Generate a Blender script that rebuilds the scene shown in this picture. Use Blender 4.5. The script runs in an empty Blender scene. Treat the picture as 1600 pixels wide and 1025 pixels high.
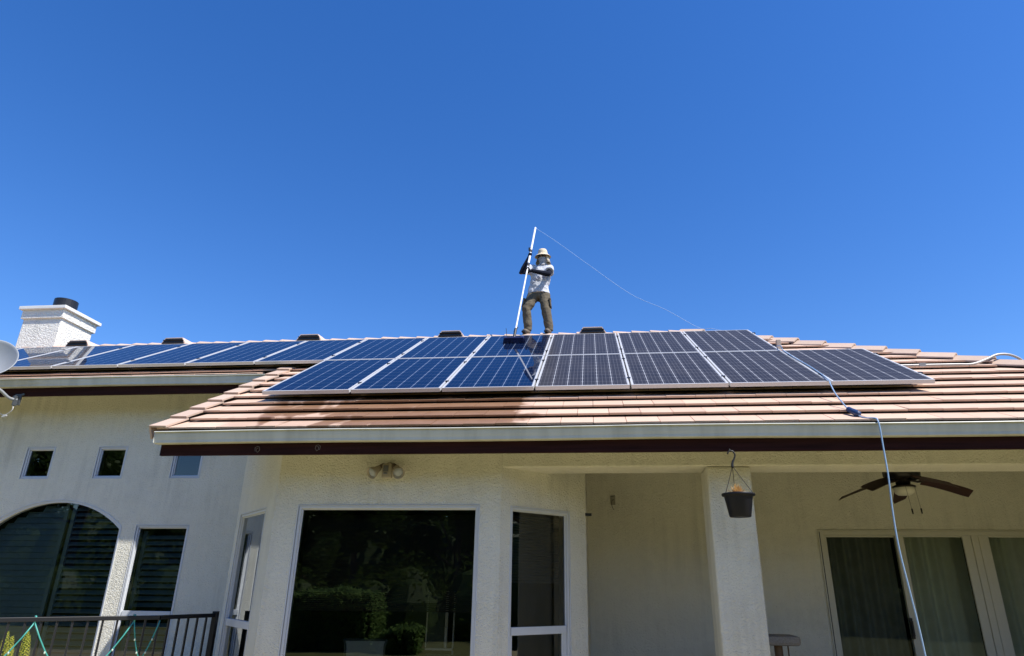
import bpy, bmesh, math, random
from mathutils import Vector, Matrix
R = math.radians
C = bpy.context.scene.collection
sc = bpy.context.scene

# ------------------------------------------------------------------ camera
# world frame: the camera stands at the origin (eye 1.6 m above the lawn), house facade runs along X, Y goes into the house
cam = bpy.data.cameras.new('camera'); co = bpy.data.objects.new('camera', cam); C.objects.link(co)
PIT, ROL, YAW = R(21.17), R(.67), R(-5.86)
cp, sp = math.cos(PIT), math.sin(PIT)
fw = Vector((0, cp, sp)); up = Vector((0, -sp, cp)); rt = Vector((1, 0, 0))
r2 = rt*math.cos(ROL)+up*math.sin(ROL); u2 = up*math.cos(ROL)-rt*math.sin(ROL)
Mz = Matrix(((math.cos(YAW), math.sin(YAW), 0), (-math.sin(YAW), math.cos(YAW), 0), (0, 0, 1)))
r3, u3, f3 = Mz@r2, Mz@u2, Mz@fw
co.matrix_world = Matrix(((r3.x, u3.x, -f3.x, 0), (r3.y, u3.y, -f3.y, 0), (r3.z, u3.z, -f3.z, 0), (0, 0, 0, 1)))
cam.sensor_width = 36; cam.lens = 1026.8*36/1600
cam.shift_x = (800-825.4)/1600; cam.shift_y = (519-512.5)/1600
cam.clip_start = .05; cam.clip_end = 3000
sc.camera = co

# ------------------------------------------------------------------ light
SUN = Vector((2, -1, 3.2)).normalized()
w = bpy.data.worlds.new('World'); sc.world = w; w.use_nodes = True
nt = w.node_tree; bg = nt.nodes['Background']
sky = nt.nodes.new('ShaderNodeTexSky'); sky.sky_type = 'NISHITA'; sky.sun_disc = False
sky.sun_elevation = math.asin(SUN.z); sky.sun_rotation = math.atan2(SUN.x, SUN.y)
sky.air_density = 1.0; sky.dust_density = 0.2; sky.ozone_density = 3.0; sky.altitude = 100
hs_ = nt.nodes.new('ShaderNodeHueSaturation'); hs_.inputs['Saturation'].default_value = 1.32; hs_.inputs['Hue'].default_value = .512
nt.links.new(sky.outputs[0], hs_.inputs['Color']); nt.links.new(hs_.outputs[0], bg.inputs[0]); bg.inputs[1].default_value = .128
sl = bpy.data.lights.new('sun', 'SUN'); sl.energy = 4.6; sl.angle = R(.53); sl.color = (1, .955, .88)
so = bpy.data.objects.new('sun', sl); C.objects.link(so); so.rotation_euler = SUN.to_track_quat('Z', 'Y').to_euler(); so.location = (20, -10, 32)
sc.view_settings.view_transform = 'Standard'; sc.view_settings.look = 'None'
sc.view_settings.exposure = 0.66; sc.view_settings.gamma = 1
sc.cycles.max_bounces = 10; sc.cycles.transparent_max_bounces = 12

# ------------------------------------------------------------------ materials
class NT:
    def __init__(s, name):
        s.m = bpy.data.materials.new(name); s.m.use_nodes = True; s.t = s.m.node_tree
        s.b = s.t.nodes['Principled BSDF']; s.o = s.t.nodes['Material Output']
    def n(s, t, **k):
        x = s.t.nodes.new(t)
        for a, v in k.items(): setattr(x, a, v)
        return x
    def l(s, a, b): s.t.links.new(a, b)
    def val(s, sock, v):
        if hasattr(v, 'links') or isinstance(v, bpy.types.NodeSocket): s.l(v, sock)
        else: sock.default_value = v
    def math(s, op, a, b=0., c=None):
        x = s.n('ShaderNodeMath', operation=op); s.val(x.inputs[0], a); s.val(x.inputs[1], b)
        if c is not None: s.val(x.inputs[2], c)
        return x.outputs[0]
    def noise(s, scale, detail=4, vec=None, rough=.55, col=False):
        x = s.n('ShaderNodeTexNoise'); x.inputs['Scale'].default_value = scale; x.inputs['Detail'].default_value = detail; x.inputs['Roughness'].default_value = rough
        if vec is None: vec = s.pos()
        s.l(vec, x.inputs['Vector']); return x.outputs['Color' if col else 'Fac']
    def pos(s):
        if not hasattr(s, '_p'): s._p = s.n('ShaderNodeNewGeometry').outputs['Position']
        return s._p
    def scaled(s, sx, sy, sz):
        x = s.n('ShaderNodeVectorMath', operation='MULTIPLY'); s.l(s.pos(), x.inputs[0]); x.inputs[1].default_value = (sx, sy, sz); return x.outputs[0]
    def ramp(s, f, stops):
        x = s.n('ShaderNodeValToRGB'); e = x.color_ramp.elements
        while len(e) < len(stops): e.new(.5)
        for i, (p, c) in enumerate(stops):
            e[i].position = p; e[i].color = (*c, 1) if len(c) == 3 else c
        s.l(f, x.inputs[0]); return x.outputs[0]
    def mix(s, f, a, b):
        x = s.n('ShaderNodeMix', data_type='RGBA'); s.val(x.inputs[0], f)
        for i, v in ((6, a), (7, b)):
            if isinstance(v, tuple): x.inputs[i].default_value = (*v, 1) if len(v) == 3 else v
            else: s.l(v, x.inputs[i])
        return x.outputs[2]
    def bump(s, h, strength=.3, dist=.01, prev=None):
        x = s.n('ShaderNodeBump'); x.inputs['Strength'].default_value = strength; x.inputs['Distance'].default_value = dist
        s.l(h, x.inputs['Height'])
        if prev is not None: s.l(prev, x.inputs['Normal'])
        return x.outputs[0]
    def set(s, color=None, rough=.6, metal=0, spec=None, normal=None, coat=None):
        if color is not None:
            if isinstance(color, tuple): s.b.inputs['Base Color'].default_value = (*color, 1)
            else: s.l(color, s.b.inputs['Base Color'])
        s.val(s.b.inputs['Roughness'], rough); s.val(s.b.inputs['Metallic'], metal)
        if spec is not None: s.val(s.b.inputs['Specular IOR Level'], spec)
        if coat is not None: s.val(s.b.inputs['Coat Weight'], coat)
        if normal is not None: s.l(normal, s.b.inputs['Normal'])
        return s.m

def simple(name, col, rough=.5, metal=0, var=.12, scale=8, spec=None, bump=0):
    k = NT(name); f = k.noise(scale, 5)
    c = k.mix(f, tuple(x*(1-var*1.6) for x in col), tuple(min(1, x*(1+var*1.6)) for x in col))
    nr = k.bump(k.noise(scale*12, 3), bump, .004) if bump else None
    return k.set(c, rough, metal, spec, nr)

def stucco_mat(name, base, bs=1.0, sc_=1.0):
    k = NT(name)
    a = k.noise(1.1, 5); b = k.noise(9, 4); st = k.noise(5, 4, k.scaled(2.2, 2.2, .25))
    f = k.math('ADD', k.math('MULTIPLY', a, .5), k.math('ADD', k.math('MULTIPLY', b, .25), k.math('MULTIPLY', st, .25)))
    drip = k.noise(1.0, 5, k.scaled(9, 9, .35)); gr = k.noise(.8, 4)
    c = k.ramp(f, [(.3, tuple(x*.86 for x in base)), (.5, base), (.72, tuple(min(1, x*1.07) for x in base))])
    dm = k.n('ShaderNodeMapRange'); k.l(k.math('MULTIPLY', drip, gr), dm.inputs[0]); dm.inputs[1].default_value = .27; dm.inputs[2].default_value = .42; dm.inputs[4].default_value = .34
    c = k.mix(dm.outputs[0], c, tuple(x*.55 for x in base))
    # knock-down lumps: sharp edged patches plus fine sand
    v = k.n('ShaderNodeTexVoronoi'); v.feature = 'SMOOTH_F1'; v.inputs['Scale'].default_value = 52/sc_
    wv = k.n('ShaderNodeVectorMath', operation='ADD'); k.l(k.pos(), wv.inputs[0])
    nz = k.n('ShaderNodeVectorMath', operation='SCALE'); k.l(k.noise(30, 3, col=True), nz.inputs[0]); nz.inputs[3].default_value = .05
    k.l(nz.outputs[0], wv.inputs[1]); k.l(wv.outputs[0], v.inputs['Vector'])
    n1 = k.noise(60/sc_, 4, wv.outputs[0]); n2 = k.noise(300, 2)
    h = k.math('ADD', k.math('MULTIPLY', n1, 1.1), k.math('ADD', k.math('MULTIPLY', v.outputs['Distance'], -.5), k.math('MULTIPLY', n2, .16)))
    # darker pits in the lumps
    pit = k.math('MULTIPLY', k.math('LESS_THAN', n1, .40), .0)
    return k.set(c, .92, 0, .15, k.bump(h, bs, .03*sc_))

M = {}
M['stucco'] = stucco_mat('stucco', (.78, .755, .655), .66)
M['stucco_chimney'] = stucco_mat('chimney_stucco', (.80, .78, .72), .55, 1.7)
M['trim_white'] = simple('chimney_trim', (.72, .71, .68), .7, var=.04, bump=.1)
M['vinyl'] = simple('window_vinyl', (.60, .62, .65), .4, var=.03)
M['beige_vinyl'] = simple('door_vinyl', (.56, .54, .45), .45, var=.04)
def gutter_mat():
    k = NT('gutter_paint'); st = k.noise(4, 5, k.scaled(1.5, 1, .2)); g = k.noise(30, 3)
    c = k.ramp(st, [(.25, (.46, .46, .40)), (.55, (.60, .60, .53)), (.8, (.64, .64, .58))])
    c = k.mix(k.math('MULTIPLY', k.math('GREATER_THAN', g, .72), .35), c, (.3, .29, .25))
    return k.set(c, .42, 0, .4)
M['gutter'] = gutter_mat()
def fascia_mat():
    k = NT('fascia_paint'); g = k.noise(3, 6, k.scaled(.6, 1, 14))
    return k.set(k.ramp(g, [(.3, (.020, .007, .006)), (.7, (.042, .014, .012))]), .7, 0, .08, k.bump(g, .3, .004))
M['fascia'] = fascia_mat()
def tile_mat(name, base, wet=True, jitter=True):
    k = NT(name)
    at = k.n('ShaderNodeAttribute'); at.attribute_name = 'tone'
    g = k.noise(7, 6); g2 = k.noise(90, 3); g3 = k.noise(1.3, 3)
    c0 = tuple(x*.74 for x in base); c1 = tuple(min(1, x*1.14) for x in base)
    f = k.math('ADD', k.math('MULTIPLY', at.outputs['Fac'], .30), k.math('ADD', k.math('MULTIPLY', g, .42), k.math('MULTIPLY', g3, .28)))
    c = k.mix(f, c0, c1)
    c = k.mix(k.math('MULTIPLY', k.math('GREATER_THAN', g2, .68), .25), c, tuple(x*.5 for x in base))
    rough = .85
    if wet:
        sx = k.n('ShaderNodeSeparateXYZ'); k.l(k.pos(), sx.inputs[0])
        X = sx.outputs[0]; wob = k.math('MULTIPLY', k.math('SUBTRACT', k.noise(3.2, 3, k.scaled(1, .8, .8)), .5), .55)
        Xw = k.math('ADD', X, wob)
        mr = k.n('ShaderNodeMapRange', interpolation_type='SMOOTHSTEP'); k.l(Xw, mr.inputs[0]); mr.inputs[1].default_value = -.60; mr.inputs[2].default_value = -.72
        ml = k.n('ShaderNodeMapRange', interpolation_type='SMOOTHSTEP'); k.l(Xw, ml.inputs[0]); ml.inputs[1].default_value = -3.75; ml.inputs[2].default_value = -3.35
        # run-off stops short of fully wetting the left end: dry streaks
        st = k.noise(2.0, 3, k.scaled(1.6, .5, .5)); dry = k.n('ShaderNodeMapRange'); k.l(k.math('ADD', st, k.math('MULTIPLY', X, .16)), dry.inputs[0])
        dry.inputs[1].default_value = -.06; dry.inputs[2].default_value = .04; dry.interpolation_type = 'SMOOTHSTEP'
        wet_f = k.math('MULTIPLY', mr.outputs[0], k.math('MULTIPLY', ml.outputs[0], k.math('MAXIMUM', dry.outputs[0], .25)))
        yb = k.n('ShaderNodeMapRange'); k.l(sx.outputs[1], yb.inputs[0]); yb.inputs[1].default_value = 6.9; yb.inputs[2].default_value = 6.8
        wet_f = k.math('MULTIPLY', wet_f, 1.0)
        wc = k.mix(g, (.19, .098, .052), (.33, .19, .11))
        c = k.mix(wet_f, c, wc)
        rough = k.math('SUBTRACT', .85, k.math('MULTIPLY', wet_f, .5))
    return k.set(c, rough, 0, .3, k.bump(k.math('ADD', g2, k.math('MULTIPLY', g, 2)), .35, .004))
M['tile'] = tile_mat('roof_tile', (.61, .43, .32))
M['ridge_tile'] = tile_mat('ridge_tile', (.54, .40, .31), wet=False)
M['vent_tile'] = simple('vent_paint', (.60, .45, .36), .7, var=.08)
M['black'] = simple('black_plastic', (.012, .012, .013), .5)
M['dark_metal'] = simple('dark_metal', (.02, .02, .022), .4, .3)
M['underlay'] = simple('roof_underlay', (.05, .035, .03), .9)
M['soffit'] = simple('soffit_boards', (.42, .39, .31), .8)
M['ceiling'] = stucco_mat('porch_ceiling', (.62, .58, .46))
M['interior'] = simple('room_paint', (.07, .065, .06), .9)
M['alu'] = simple('panel_frame', (.60, .60, .60), .42, .25, var=.03)
M['clear_alu'] = simple('pole_metal', (.82, .83, .85), .35, .15, var=.02)
M['concrete'] = simple('patio_concrete', (.36, .30, .15), .9, var=.15, scale=3, bump=.2)

def panel_mat(name, dusty):
    k = NT(name); uv = k.n('ShaderNodeUVMap').outputs[0]; s = k.n('ShaderNodeSeparateXYZ'); k.l(uv, s.inputs[0])
    a = k.math('ABSOLUTE', k.math('SUBTRACT', k.math('FRACT', s.outputs[0]), .5))
    b = k.math('ABSOLUTE', k.math('SUBTRACT', k.math('FRACT', s.outputs[1]), .5))
    gx = k.math('GREATER_THAN', a, .478); gy = k.math('GREATER_THAN', b, .487)
    dia = k.math('GREATER_THAN', k.math('ADD', a, b), .915)
    back = k.math('MINIMUM', k.math('ADD', gx, k.math('ADD', k.math('MULTIPLY', gy, .45), dia)), 1)
    edge = k.math('ADD', k.math('ADD', k.math('LESS_THAN', s.outputs[0], .0), k.math('GREATER_THAN', s.outputs[0], 6)), k.math('ADD', k.math('LESS_THAN', s.outputs[1], 0), k.math('GREATER_THAN', s.outputs[1], 10)))
    back = k.math('MINIMUM', k.math('ADD', back, k.math('MULTIPLY', edge, .0)), 1)
    bb = k.math('LESS_THAN', k.math('ABSOLUTE', k.math('SUBTRACT', k.math('FRACT', k.math('MULTIPLY', s.outputs[0], 4)), .5)), .07)
    tone = k.noise(1.7, 3)
    if dusty:
        cell = k.mix(tone, (.008, .009, .014), (.014, .015, .021))
        cell = k.mix(k.math('MULTIPLY', bb, .35), cell, (.16, .16, .18))
        c = k.mix(k.math('MULTIPLY', back, .75), cell, (.42, .43, .46))
        # film of dust, thicker in blotches and along the lower edge of the frame
        film = k.math('ADD', k.math('MULTIPLY', k.noise(2.6, 6), .06), k.math('MULTIPLY', k.noise(26, 3), .03))
        c = k.mix(film, c, (.52, .45, .38))
        return k.set(c, .36, 0, .07)
    cell = k.mix(tone, (.001, .006, .026), (.002, .009, .038))
    cell = k.mix(k.math('MULTIPLY', bb, .05), cell, (.25, .3, .4))
    c = k.mix(k.math('MULTIPLY', back, .7), cell, (.26, .32, .42))
    drops = k.noise(18, 5, k.scaled(3, .5, .5)); 
    h = k.noise(5, 2)
    rg = k.math('MULTIPLY', k.math('GREATER_THAN', drops, .66), .03)
    return k.set(c, k.math('ADD', rg, .012), 0, .16, k.bump(h, .03, .002))
M['panel_clean'] = panel_mat('panel_glass_wet', False)
M['panel_dusty'] = panel_mat('panel_glass_dusty', True)

def glass_mat(name, tint, refl=1.0):
    k = NT(name); k.t.nodes.remove(k.b)
    fr = k.n('ShaderNodeFresnel'); fr.inputs[0].default_value = 1.62
    h = k.noise(.9, 2); nb = k.bump(h, .10, .01); k.l(nb, fr.inputs['Normal'])
    tr = k.n('ShaderNodeBsdfTransparent'); tr.inputs[0].default_value = (*tint, 1)
    gl = k.n('ShaderNodeBsdfGlossy'); gl.inputs['Roughness'].default_value = .006; gl.inputs[0].default_value = (.92, .97, 1, 1); k.l(nb, gl.inputs['Normal'])
    mx = k.n('ShaderNodeMixShader'); k.l(k.math('MINIMUM', k.math('MULTIPLY', fr.outputs[0], refl), 1), mx.inputs[0]); k.l(tr.outputs[0], mx.inputs[1]); k.l(gl.outputs[0], mx.inputs[2])
    k.l(mx.outputs[0], k.o.inputs[0]); return k.m
M['glass'] = glass_mat('window_glass', (.50, .54, .54), 1.5)
M['door_glass'] = glass_mat('door_glass', (.56, .60, .55), .62)
def leaf_mat(name, a, b, trans=.35):
    k = NT(name); g = k.noise(3.5, 3); c = k.mix(g, a, b); k.set(c, .55, 0, .3)
    t = k.n('ShaderNodeBsdfTranslucent'); k.l(c, t.inputs[0]); mx = k.n('ShaderNodeMixShader'); mx.inputs[0].default_value = trans
    k.l(k.b.outputs[0], mx.inputs[1]); k.l(t.outputs[0], mx.inputs[2]); k.l(mx.outputs[0], k.o.inputs[0]); return k.m
M['leaf'] = leaf_mat('tree_leaves', (.035, .07, .015), (.12, .17, .035))
M['hedge'] = leaf_mat('hedge_leaves', (.09, .17, .05), (.30, .42, .12), .5)
M['bark'] = simple('bark', (.09, .065, .045), .9, var=.3, bump=.6)
M['grass'] = simple('lawn', (.13, .13, .03), .95, var=.35, scale=2, bump=.5)

# ------------------------------------------------------------------ mesh helpers
class MB:
    def __init__(s): s.v = []; s.f = []; s.uv = {}; s.tone = {}
    def add(s, vs, fs, tone=None):
        o = len(s.v); s.v += [tuple(p) for p in vs]
        for f in fs:
            if tone is not None: s.tone[len(s.f)] = tone
            s.f.append(tuple(i+o for i in f))
        return s
    def box(s, x0, x1, y0, y1, z0, z1, mat=None, tone=None):
        v = [Vector((x, y, z)) for z in (z0, z1) for y in (y0, y1) for x in (x0, x1)]
        if mat: v = [mat@p for p in v]
        return s.add(v, [(0, 2, 3, 1), (4, 5, 7, 6), (0, 1, 5, 4), (1, 3, 7, 5), (3, 2, 6, 7), (2, 0, 4, 6)], tone)
    def hexa(s, v, tone=None):   # 8 corners: bottom 4 (ccw), top 4
        return s.add(v, [(3, 2, 1, 0), (4, 5, 6, 7), (0, 1, 5, 4), (1, 2, 6, 5), (2, 3, 7, 6), (3, 0, 4, 7)], tone)
    def tube(s, pts, r, n=8, cap=True):
        pts = [Vector(p) for p in pts]; rs = r if isinstance(r, (list, tuple)) else [r]*len(pts); rings = []
        prev = None
        for i, p in enumerate(pts):
            d = (pts[min(i+1, len(pts)-1)]-pts[max(i-1, 0)]).normalized()
            if prev is None: a = d.orthogonal().normalized()
            else:
                a = prev-d*prev.dot(d)
                a = a.normalized() if a.length > 1e-6 else d.orthogonal().normalized()
            prev = a; b = d.cross(a)
            rings.append([p+(a*math.cos(t)+b*math.sin(t))*rs[i] for t in [2*math.pi*j/n for j in range(n)]])
        o = len(s.v); s.v += [tuple(q) for rg in rings for q in rg]
        for i in range(len(pts)-1):
            for j in range(n):
                s.f.append((o+i*n+j, o+i*n+(j+1) % n, o+(i+1)*n+(j+1) % n, o+(i+1)*n+j))
        if cap:
            s.f.append(tuple(o+j for j in reversed(range(n)))); s.f.append(tuple(o+(len(pts)-1)*n+j for j in range(n)))
        return s
    def loft(s, rings, n=16, ang=0):     # closed stack of elliptic rings (centre, rx, ry)
        o = len(s.v); ca, sa = math.cos(ang), math.sin(ang)
        for c, rx, ry in rings:
            for j in range(n):
                t = 2*math.pi*j/n; x, y = rx*math.cos(t), ry*math.sin(t)
                s.v.append((c[0]+x*ca-y*sa, c[1]+x*sa+y*ca, c[2]))
        for i in range(len(rings)-1):
            for j in range(n): s.f.append((o+i*n+j, o+i*n+(j+1) % n, o+(i+1)*n+(j+1) % n, o+(i+1)*n+j))
        s.f.append(tuple(o+j for j in reversed(range(n)))); s.f.append(tuple(o+(len(rings)-1)*n+j for j in range(n)))
        return s
    def lathe(s, prof, c=(0, 0, 0), n=24, mat=None):
        o = len(s.v); c = Vector(c)
        for r, z in prof:
            for j in range(n):
                t = 2*math.pi*j/n; p = Vector((r*math.cos(t), r*math.sin(t), z))
                if mat: p = mat@p
                s.v.append(tuple(p+c))
        for i in range(len(prof)-1):
            for j in range(n): s.f.append((o+i*n+j, o+i*n+(j+1) % n, o+(i+1)*n+(j+1) % n, o+(i+1)*n+j))
        return s
    def prism(s, poly, z0, z1):   # plan polygon ccw
        n = len(poly); o = len(s.v)
        s.v += [(x, y, z0) for x, y in poly]+[(x, y, z1) for x, y in poly]
        s.f.append(tuple(o+i for i in reversed(range(n)))); s.f.append(tuple(o+n+i for i in range(n)))
        for i in range(n): s.f.append((o+i, o+(i+1) % n, o+n+(i+1) % n, o+n+i))
        return s
    def build(s, name, m, parent=None, smooth=False, bevel=0):
        me = bpy.data.meshes.new(name); me.from_pydata(s.v, [], s.f); me.update()
        if s.tone:
            at = me.attributes.new('tone', 'FLOAT', 'FACE')
            for i, p in enumerate(me.polygons): at.data[i].value = s.tone.get(i, .5)
        me.materials.append(m)
        ob = bpy.data.objects.new(name, me); C.objects.link(ob)
        if parent: ob.parent = parent
        if smooth:
            for p in me.polygons: p.use_smooth = True
        if bevel:
            b = ob.modifiers.new('bevel', 'BEVEL'); b.width = bevel; b.segments = 2; b.limit_method = 'ANGLE'; b.harden_normals = False
        return ob
def tag(o, label=None, cat=None, group=None, kind=None):
    if label: o['label'] = label
    if cat: o['category'] = cat
    if group: o['group'] = group
    if kind: o['kind'] = kind
    return o
def thing(name, label, cat, loc=(0, 0, 0), group=None):
    o = bpy.data.objects.new(name, None); C.objects.link(o); o.location = loc; o.empty_display_size = .2
    return tag(o, label, cat, group)
def sub(name, parent):
    o = bpy.data.objects.new(name, None); C.objects.link(o); o.parent = parent; return o
def copy_tree(o, parent=None):
    c = o.copy(); C.objects.link(c); c.parent = parent
    for ch in list(kids.get(o.name, [])): copy_tree(ch, c)
    return c
kids = {}
def note_kids(*roots):
    def rec(o):
        kids[o.name] = [x for x in bpy.data.objects if x.parent == o]
        for x in kids[o.name]: rec(x)
    for r_ in roots: rec(r_)
rnd = random.Random(7)

# ------------------------------------------------------------------ roof geometry
TS = math.tan(R(29.92)); CS, SS = math.cos(R(29.92)), math.sin(R(29.92))
RZ0 = 1.797
def rz(Y, off=0): return RZ0+off+(Y-6.69)*TS
def RP(x, Y, n=0):            # point on the roof plane at plan position Y, raised n along the normal
    return Vector((x, Y-SS*n, rz(Y)+CS*n))
RIDGE = 10.65
XL, XRAKE = -14.0, -4.25
def hipX(Y): return 4.89+1.17*(7.86-Y)      # plan line of the hip
YE, YEL = 5.93, 8.15                       # eave lines
WY, LY, BY = 6.5, 8.75, 9.0                # front wall, left wing wall, porch back wall
FLOOR = -1.40

# ------------------------------------------------------------------ ground
def plane(name, x0, x1, y0, y1, z, m):
    b = MB(); b.add([(x0, y0, z), (x1, y0, z), (x1, y1, z), (x0, y1, z)], [(0, 1, 2, 3)])
    return tag(b.build(name, m), kind='structure')
plane('lawn', -400, 400, -400, 400, -1.6, M['grass'])
b = MB(); b.prism([(-14, 2.6), (9.5, 2.6), (9.5, 16), (-14, 16)], -1.62, FLOOR); tag(b.build('patio', M['concrete']), kind='structure')

# ------------------------------------------------------------------ house
house = thing('house', 'cream stucco house with tan tile roof, brown fascia and covered porch', 'house', (0, 8, FLOOR))
house.location = (0, 0, 0)

def wall_grid(b, P, Dn, u0, u1, z0, z1, holes, th=.16, arch=None):
    """P(u,z)->front point; Dn = inward vector; holes=[(ua,ub,za,zb)]; reveals of depth th"""
    us = sorted({u0, u1, *[h[0] for h in holes], *[h[1] for h in holes]}); zs = sorted({z0, z1, *[h[2] for h in holes], *[h[3] for h in holes]})
    Dv = Vector(Dn).normalized()*th
    for i in range(len(us)-1):
        for j in range(len(zs)-1):
            a, c, e, f = us[i], us[i+1], zs[j], zs[j+1]; mu, mz = (a+c)/2, (e+f)/2
            if any(h[0] < mu < h[1] and h[2] < mz < h[3] for h in holes): continue
            q = [P(a, e), P(c, e), P(c, f), P(a, f)]
            b.add(q, [(0, 1, 2, 3)]); b.add([x+Dv for x in q], [(3, 2, 1, 0)])
    for h in holes:
        q = [P(h[0], h[2]), P(h[1], h[2]), P(h[1], h[3]), P(h[0], h[3])]
        isarch = arch is not None and h is arch[0]
        for k in range(4):
            if isarch and k == 2: continue
            m, n = q[k], q[(k+1) % 4]
            if isarch and k in (1, 3):
                top = P(h[1] if k == 1 else h[0], arch[1])
                m, n = (m, top) if k == 1 else (top, n)
            b.add([m, n, n+Dv, m+Dv], [(3, 2, 1, 0)])
        if isarch:
            ua, ub, za, zb = h; sz = arch[1]; n = 28
            def zc(t): return arch[2](ua+(ub-ua)*t)
            for k in range(n):
                t0, t1 = k/n, (k+1)/n; x0, x1 = ua+(ub-ua)*t0, ua+(ub-ua)*t1
                p0, p1 = P(x0, zc(t0)), P(x1, zc(t1)); p2, p3 = P(x1, zb), P(x0, zb)
                b.add([p0, p1, p2, p3], [(0, 1, 2, 3)]); b.add([p+Dv for p in (p0, p1, p2, p3)], [(3, 2, 1, 0)])
                b.add([p0, p1, p1+Dv, p0+Dv], [(0, 3, 2, 1)])

def planeP(o, d):
    o = Vector(o); d = Vector(d).normalized()
    return lambda u, z: Vector((o.x+d.x*u, o.y+d.y*u, z))

ZS, ZT = -.35, .705    # sill and head of the glass rows
def window(P, Dn, u0, u1, z0, z1, mull=None, fw_=.026, parent=None, m='vinyl', setin=.035, sash=False):
    """vinyl window set into the stucco; returns the part"""
    Dv = Vector(Dn).normalized(); f = MB(); e = .03
    def slab(a, c, z_a, z_b, d0, d1):
        q = [P(a, z_a), P(c, z_a), P(c, z_b), P(a, z_b)]
        f.hexa([q[0]+Dv*d1, q[1]+Dv*d1, q[2]+Dv*d1, q[3]+Dv*d1, q[0]+Dv*d0, q[1]+Dv*d0, q[2]+Dv*d0, q[3]+Dv*d0])
    w_ = sub('window', parent)
    a, c, za, zb = u0-fw_, u1+fw_, z0-fw_, z1+fw_
    d0, d1 = .006, .07
    # outer frame and, set back, a thin glazing bead
    slab(a, u0, za, zb, d0, d1); slab(u1, c, za, zb, d0, d1); slab(u0, u1, za, z0, d0, d1); slab(u0, u1, z1, zb, d0, d1)
    g = .012
    slab(u0, u0+g, z0, z1, d0+.022, d1-.01); slab(u1-g, u1, z0, z1, d0+.022, d1-.01); slab(u0+g, u1-g, z0, z0+g, d0+.022, d1-.01); slab(u0+g, u1-g, z1-g, z1, d0+.022, d1-.01)
    # nail-on fin standing a little proud of the stucco
    t = .010
    slab(a-t, a, za-t, zb+t, -.006, .02); slab(c, c+t, za-t, zb+t, -.006, .02); slab(a, c, za-t, za, -.006, .02); slab(a, c, zb, zb+t, -.006, .02)
    if mull is not None:
        slab(u0+g, u1-g, mull-.035, mull+.035, d0+.006, d1-.012)
        if sash:
            slab(u1-g-.05, u1-g, z0+g, mull-.035, d0+.018, d1-.02); slab(u0+g, u0+g+.02, z0+g, mull-.035, d0+.018, d1-.02)
    f.build('frame', M[m], w_, bevel=.003)
    q = [P(u0, z0)+Dv*.038, P(u1, z0)+Dv*.038, P(u1, z1)+Dv*.038, P(u0, z1)+Dv*.038]
    G = MB(); G.add(q, [(0, 1, 2, 3)]); G.build('pane', M['glass'] if m == 'vinyl' else M['door_glass'], w_)
    return w_

# --- front bay wall and its 45 degree sides
Pf = planeP((0, WY, 0), (1, 0, 0)); INY = (0, 1, 0)
BL, BR = -3.2, -.915
fwz = .026
wb = MB()
mw = (-2.925-fwz, -1.155+fwz, -1.15, ZT+fwz)
wall_grid(wb, Pf, INY, BL, BR, FLOOR, rz(WY, -.14), [mw])
wb.build('wall', M['stucco'], house)
window(Pf, INY, -2.925, -1.155, -1.15+fwz, ZT, parent=house)
# right 45 face
dR = Vector((1, 1, 0)).normalized(); PR = planeP((BR, WY, 0), dR); LR = .807*math.sqrt(2)
nR = Vector((-1, 1, 0)).normalized()
wb = MB(); uR0, uR1 = .155, .872
wall_grid(wb, PR, nR, 0, LR, FLOOR, 1.50, [(uR0-fwz, uR1+fwz, -1.15, ZT+fwz)])
wb.build('wall', M['stucco'], house)
window(PR, nR, uR0, uR1, -1.15+fwz, ZT, mull=-.39, parent=house, sash=True)
# left 45 face
PLx, PLy = -4.15, 7.54
dL = Vector((BL-PLx, WY-PLy, 0)).normalized(); LL = (Vector((BL, WY, 0))-Vector((PLx, PLy, 0))).length
PL = planeP((PLx, PLy, 0), dL); nL = Vector((-dL.y, dL.x, 0))
wb = MB(); uL0, uL1 = LL-1.235, LL-.33
wall_grid(wb, PL, nL, 0, LL, FLOOR, 1.5, [(uL0-fwz, uL1+fwz, -1.15, ZT+fwz)])
wb.build('wall', M['stucco'], house)
window(PL, nL, uL0, uL1, -1.15+fwz, ZT, mull=-.39, parent=house)
# returns of the bay to the walls behind it
wb = MB(); za, zb2 = rz(PLy, -.16), rz(LY, -.16); wb.hexa([(PLx, PLy+.002, FLOOR), (PLx+.16, PLy+.002, FLOOR), (PLx+.16, LY, FLOOR), (PLx, LY, FLOOR), (PLx, PLy+.002, za), (PLx+.16, PLy+.002, za), (PLx+.16, LY, zb2), (PLx, LY, zb2)]); wb.build('wall', M['stucco'], house)
wb = MB(); wb.box(BR+.807-.16, BR+.807, WY+.81, BY, FLOOR, 1.5); wb.build('wall', M['stucco'], house)

# --- left wing wall: three little square windows, an arched picture window and a tall one
Pw = planeP((0, LY, 0), (1, 0, 0))
small = [(-8.15, -7.775), (-7.035, -6.66), (-5.88, -5.505)]
aL, aR = -8.42, -6.49; aSp, aTop = .70, 1.03
def arc_z(x):
    h = (aR+fwz-(aL-fwz))/2; s_ = aTop+fwz-aSp; Rr = (h*h+s_*s_)/(2*s_); xc = (aL+aR)/2
    return aTop+fwz-Rr+math.sqrt(max(0, Rr*Rr-(x-xc)**2))
ah = (aL-fwz, aR+fwz, -1.25, aTop+fwz+.001)
th_ = (-6.21-fwz, -5.515+fwz, -1.25, ZT-.01+fwz)
holes = [(a-fwz, c+fwz, 1.388-fwz, 1.775+fwz) for a, c in small]+[ah, th_]
wb = MB(); wall_grid(wb, Pw, INY, XL, PLx, FLOOR, rz(LY, -.14), holes, arch=(ah, aSp, arc_z))
wb.build('wall', M['stucco'], house)
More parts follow.
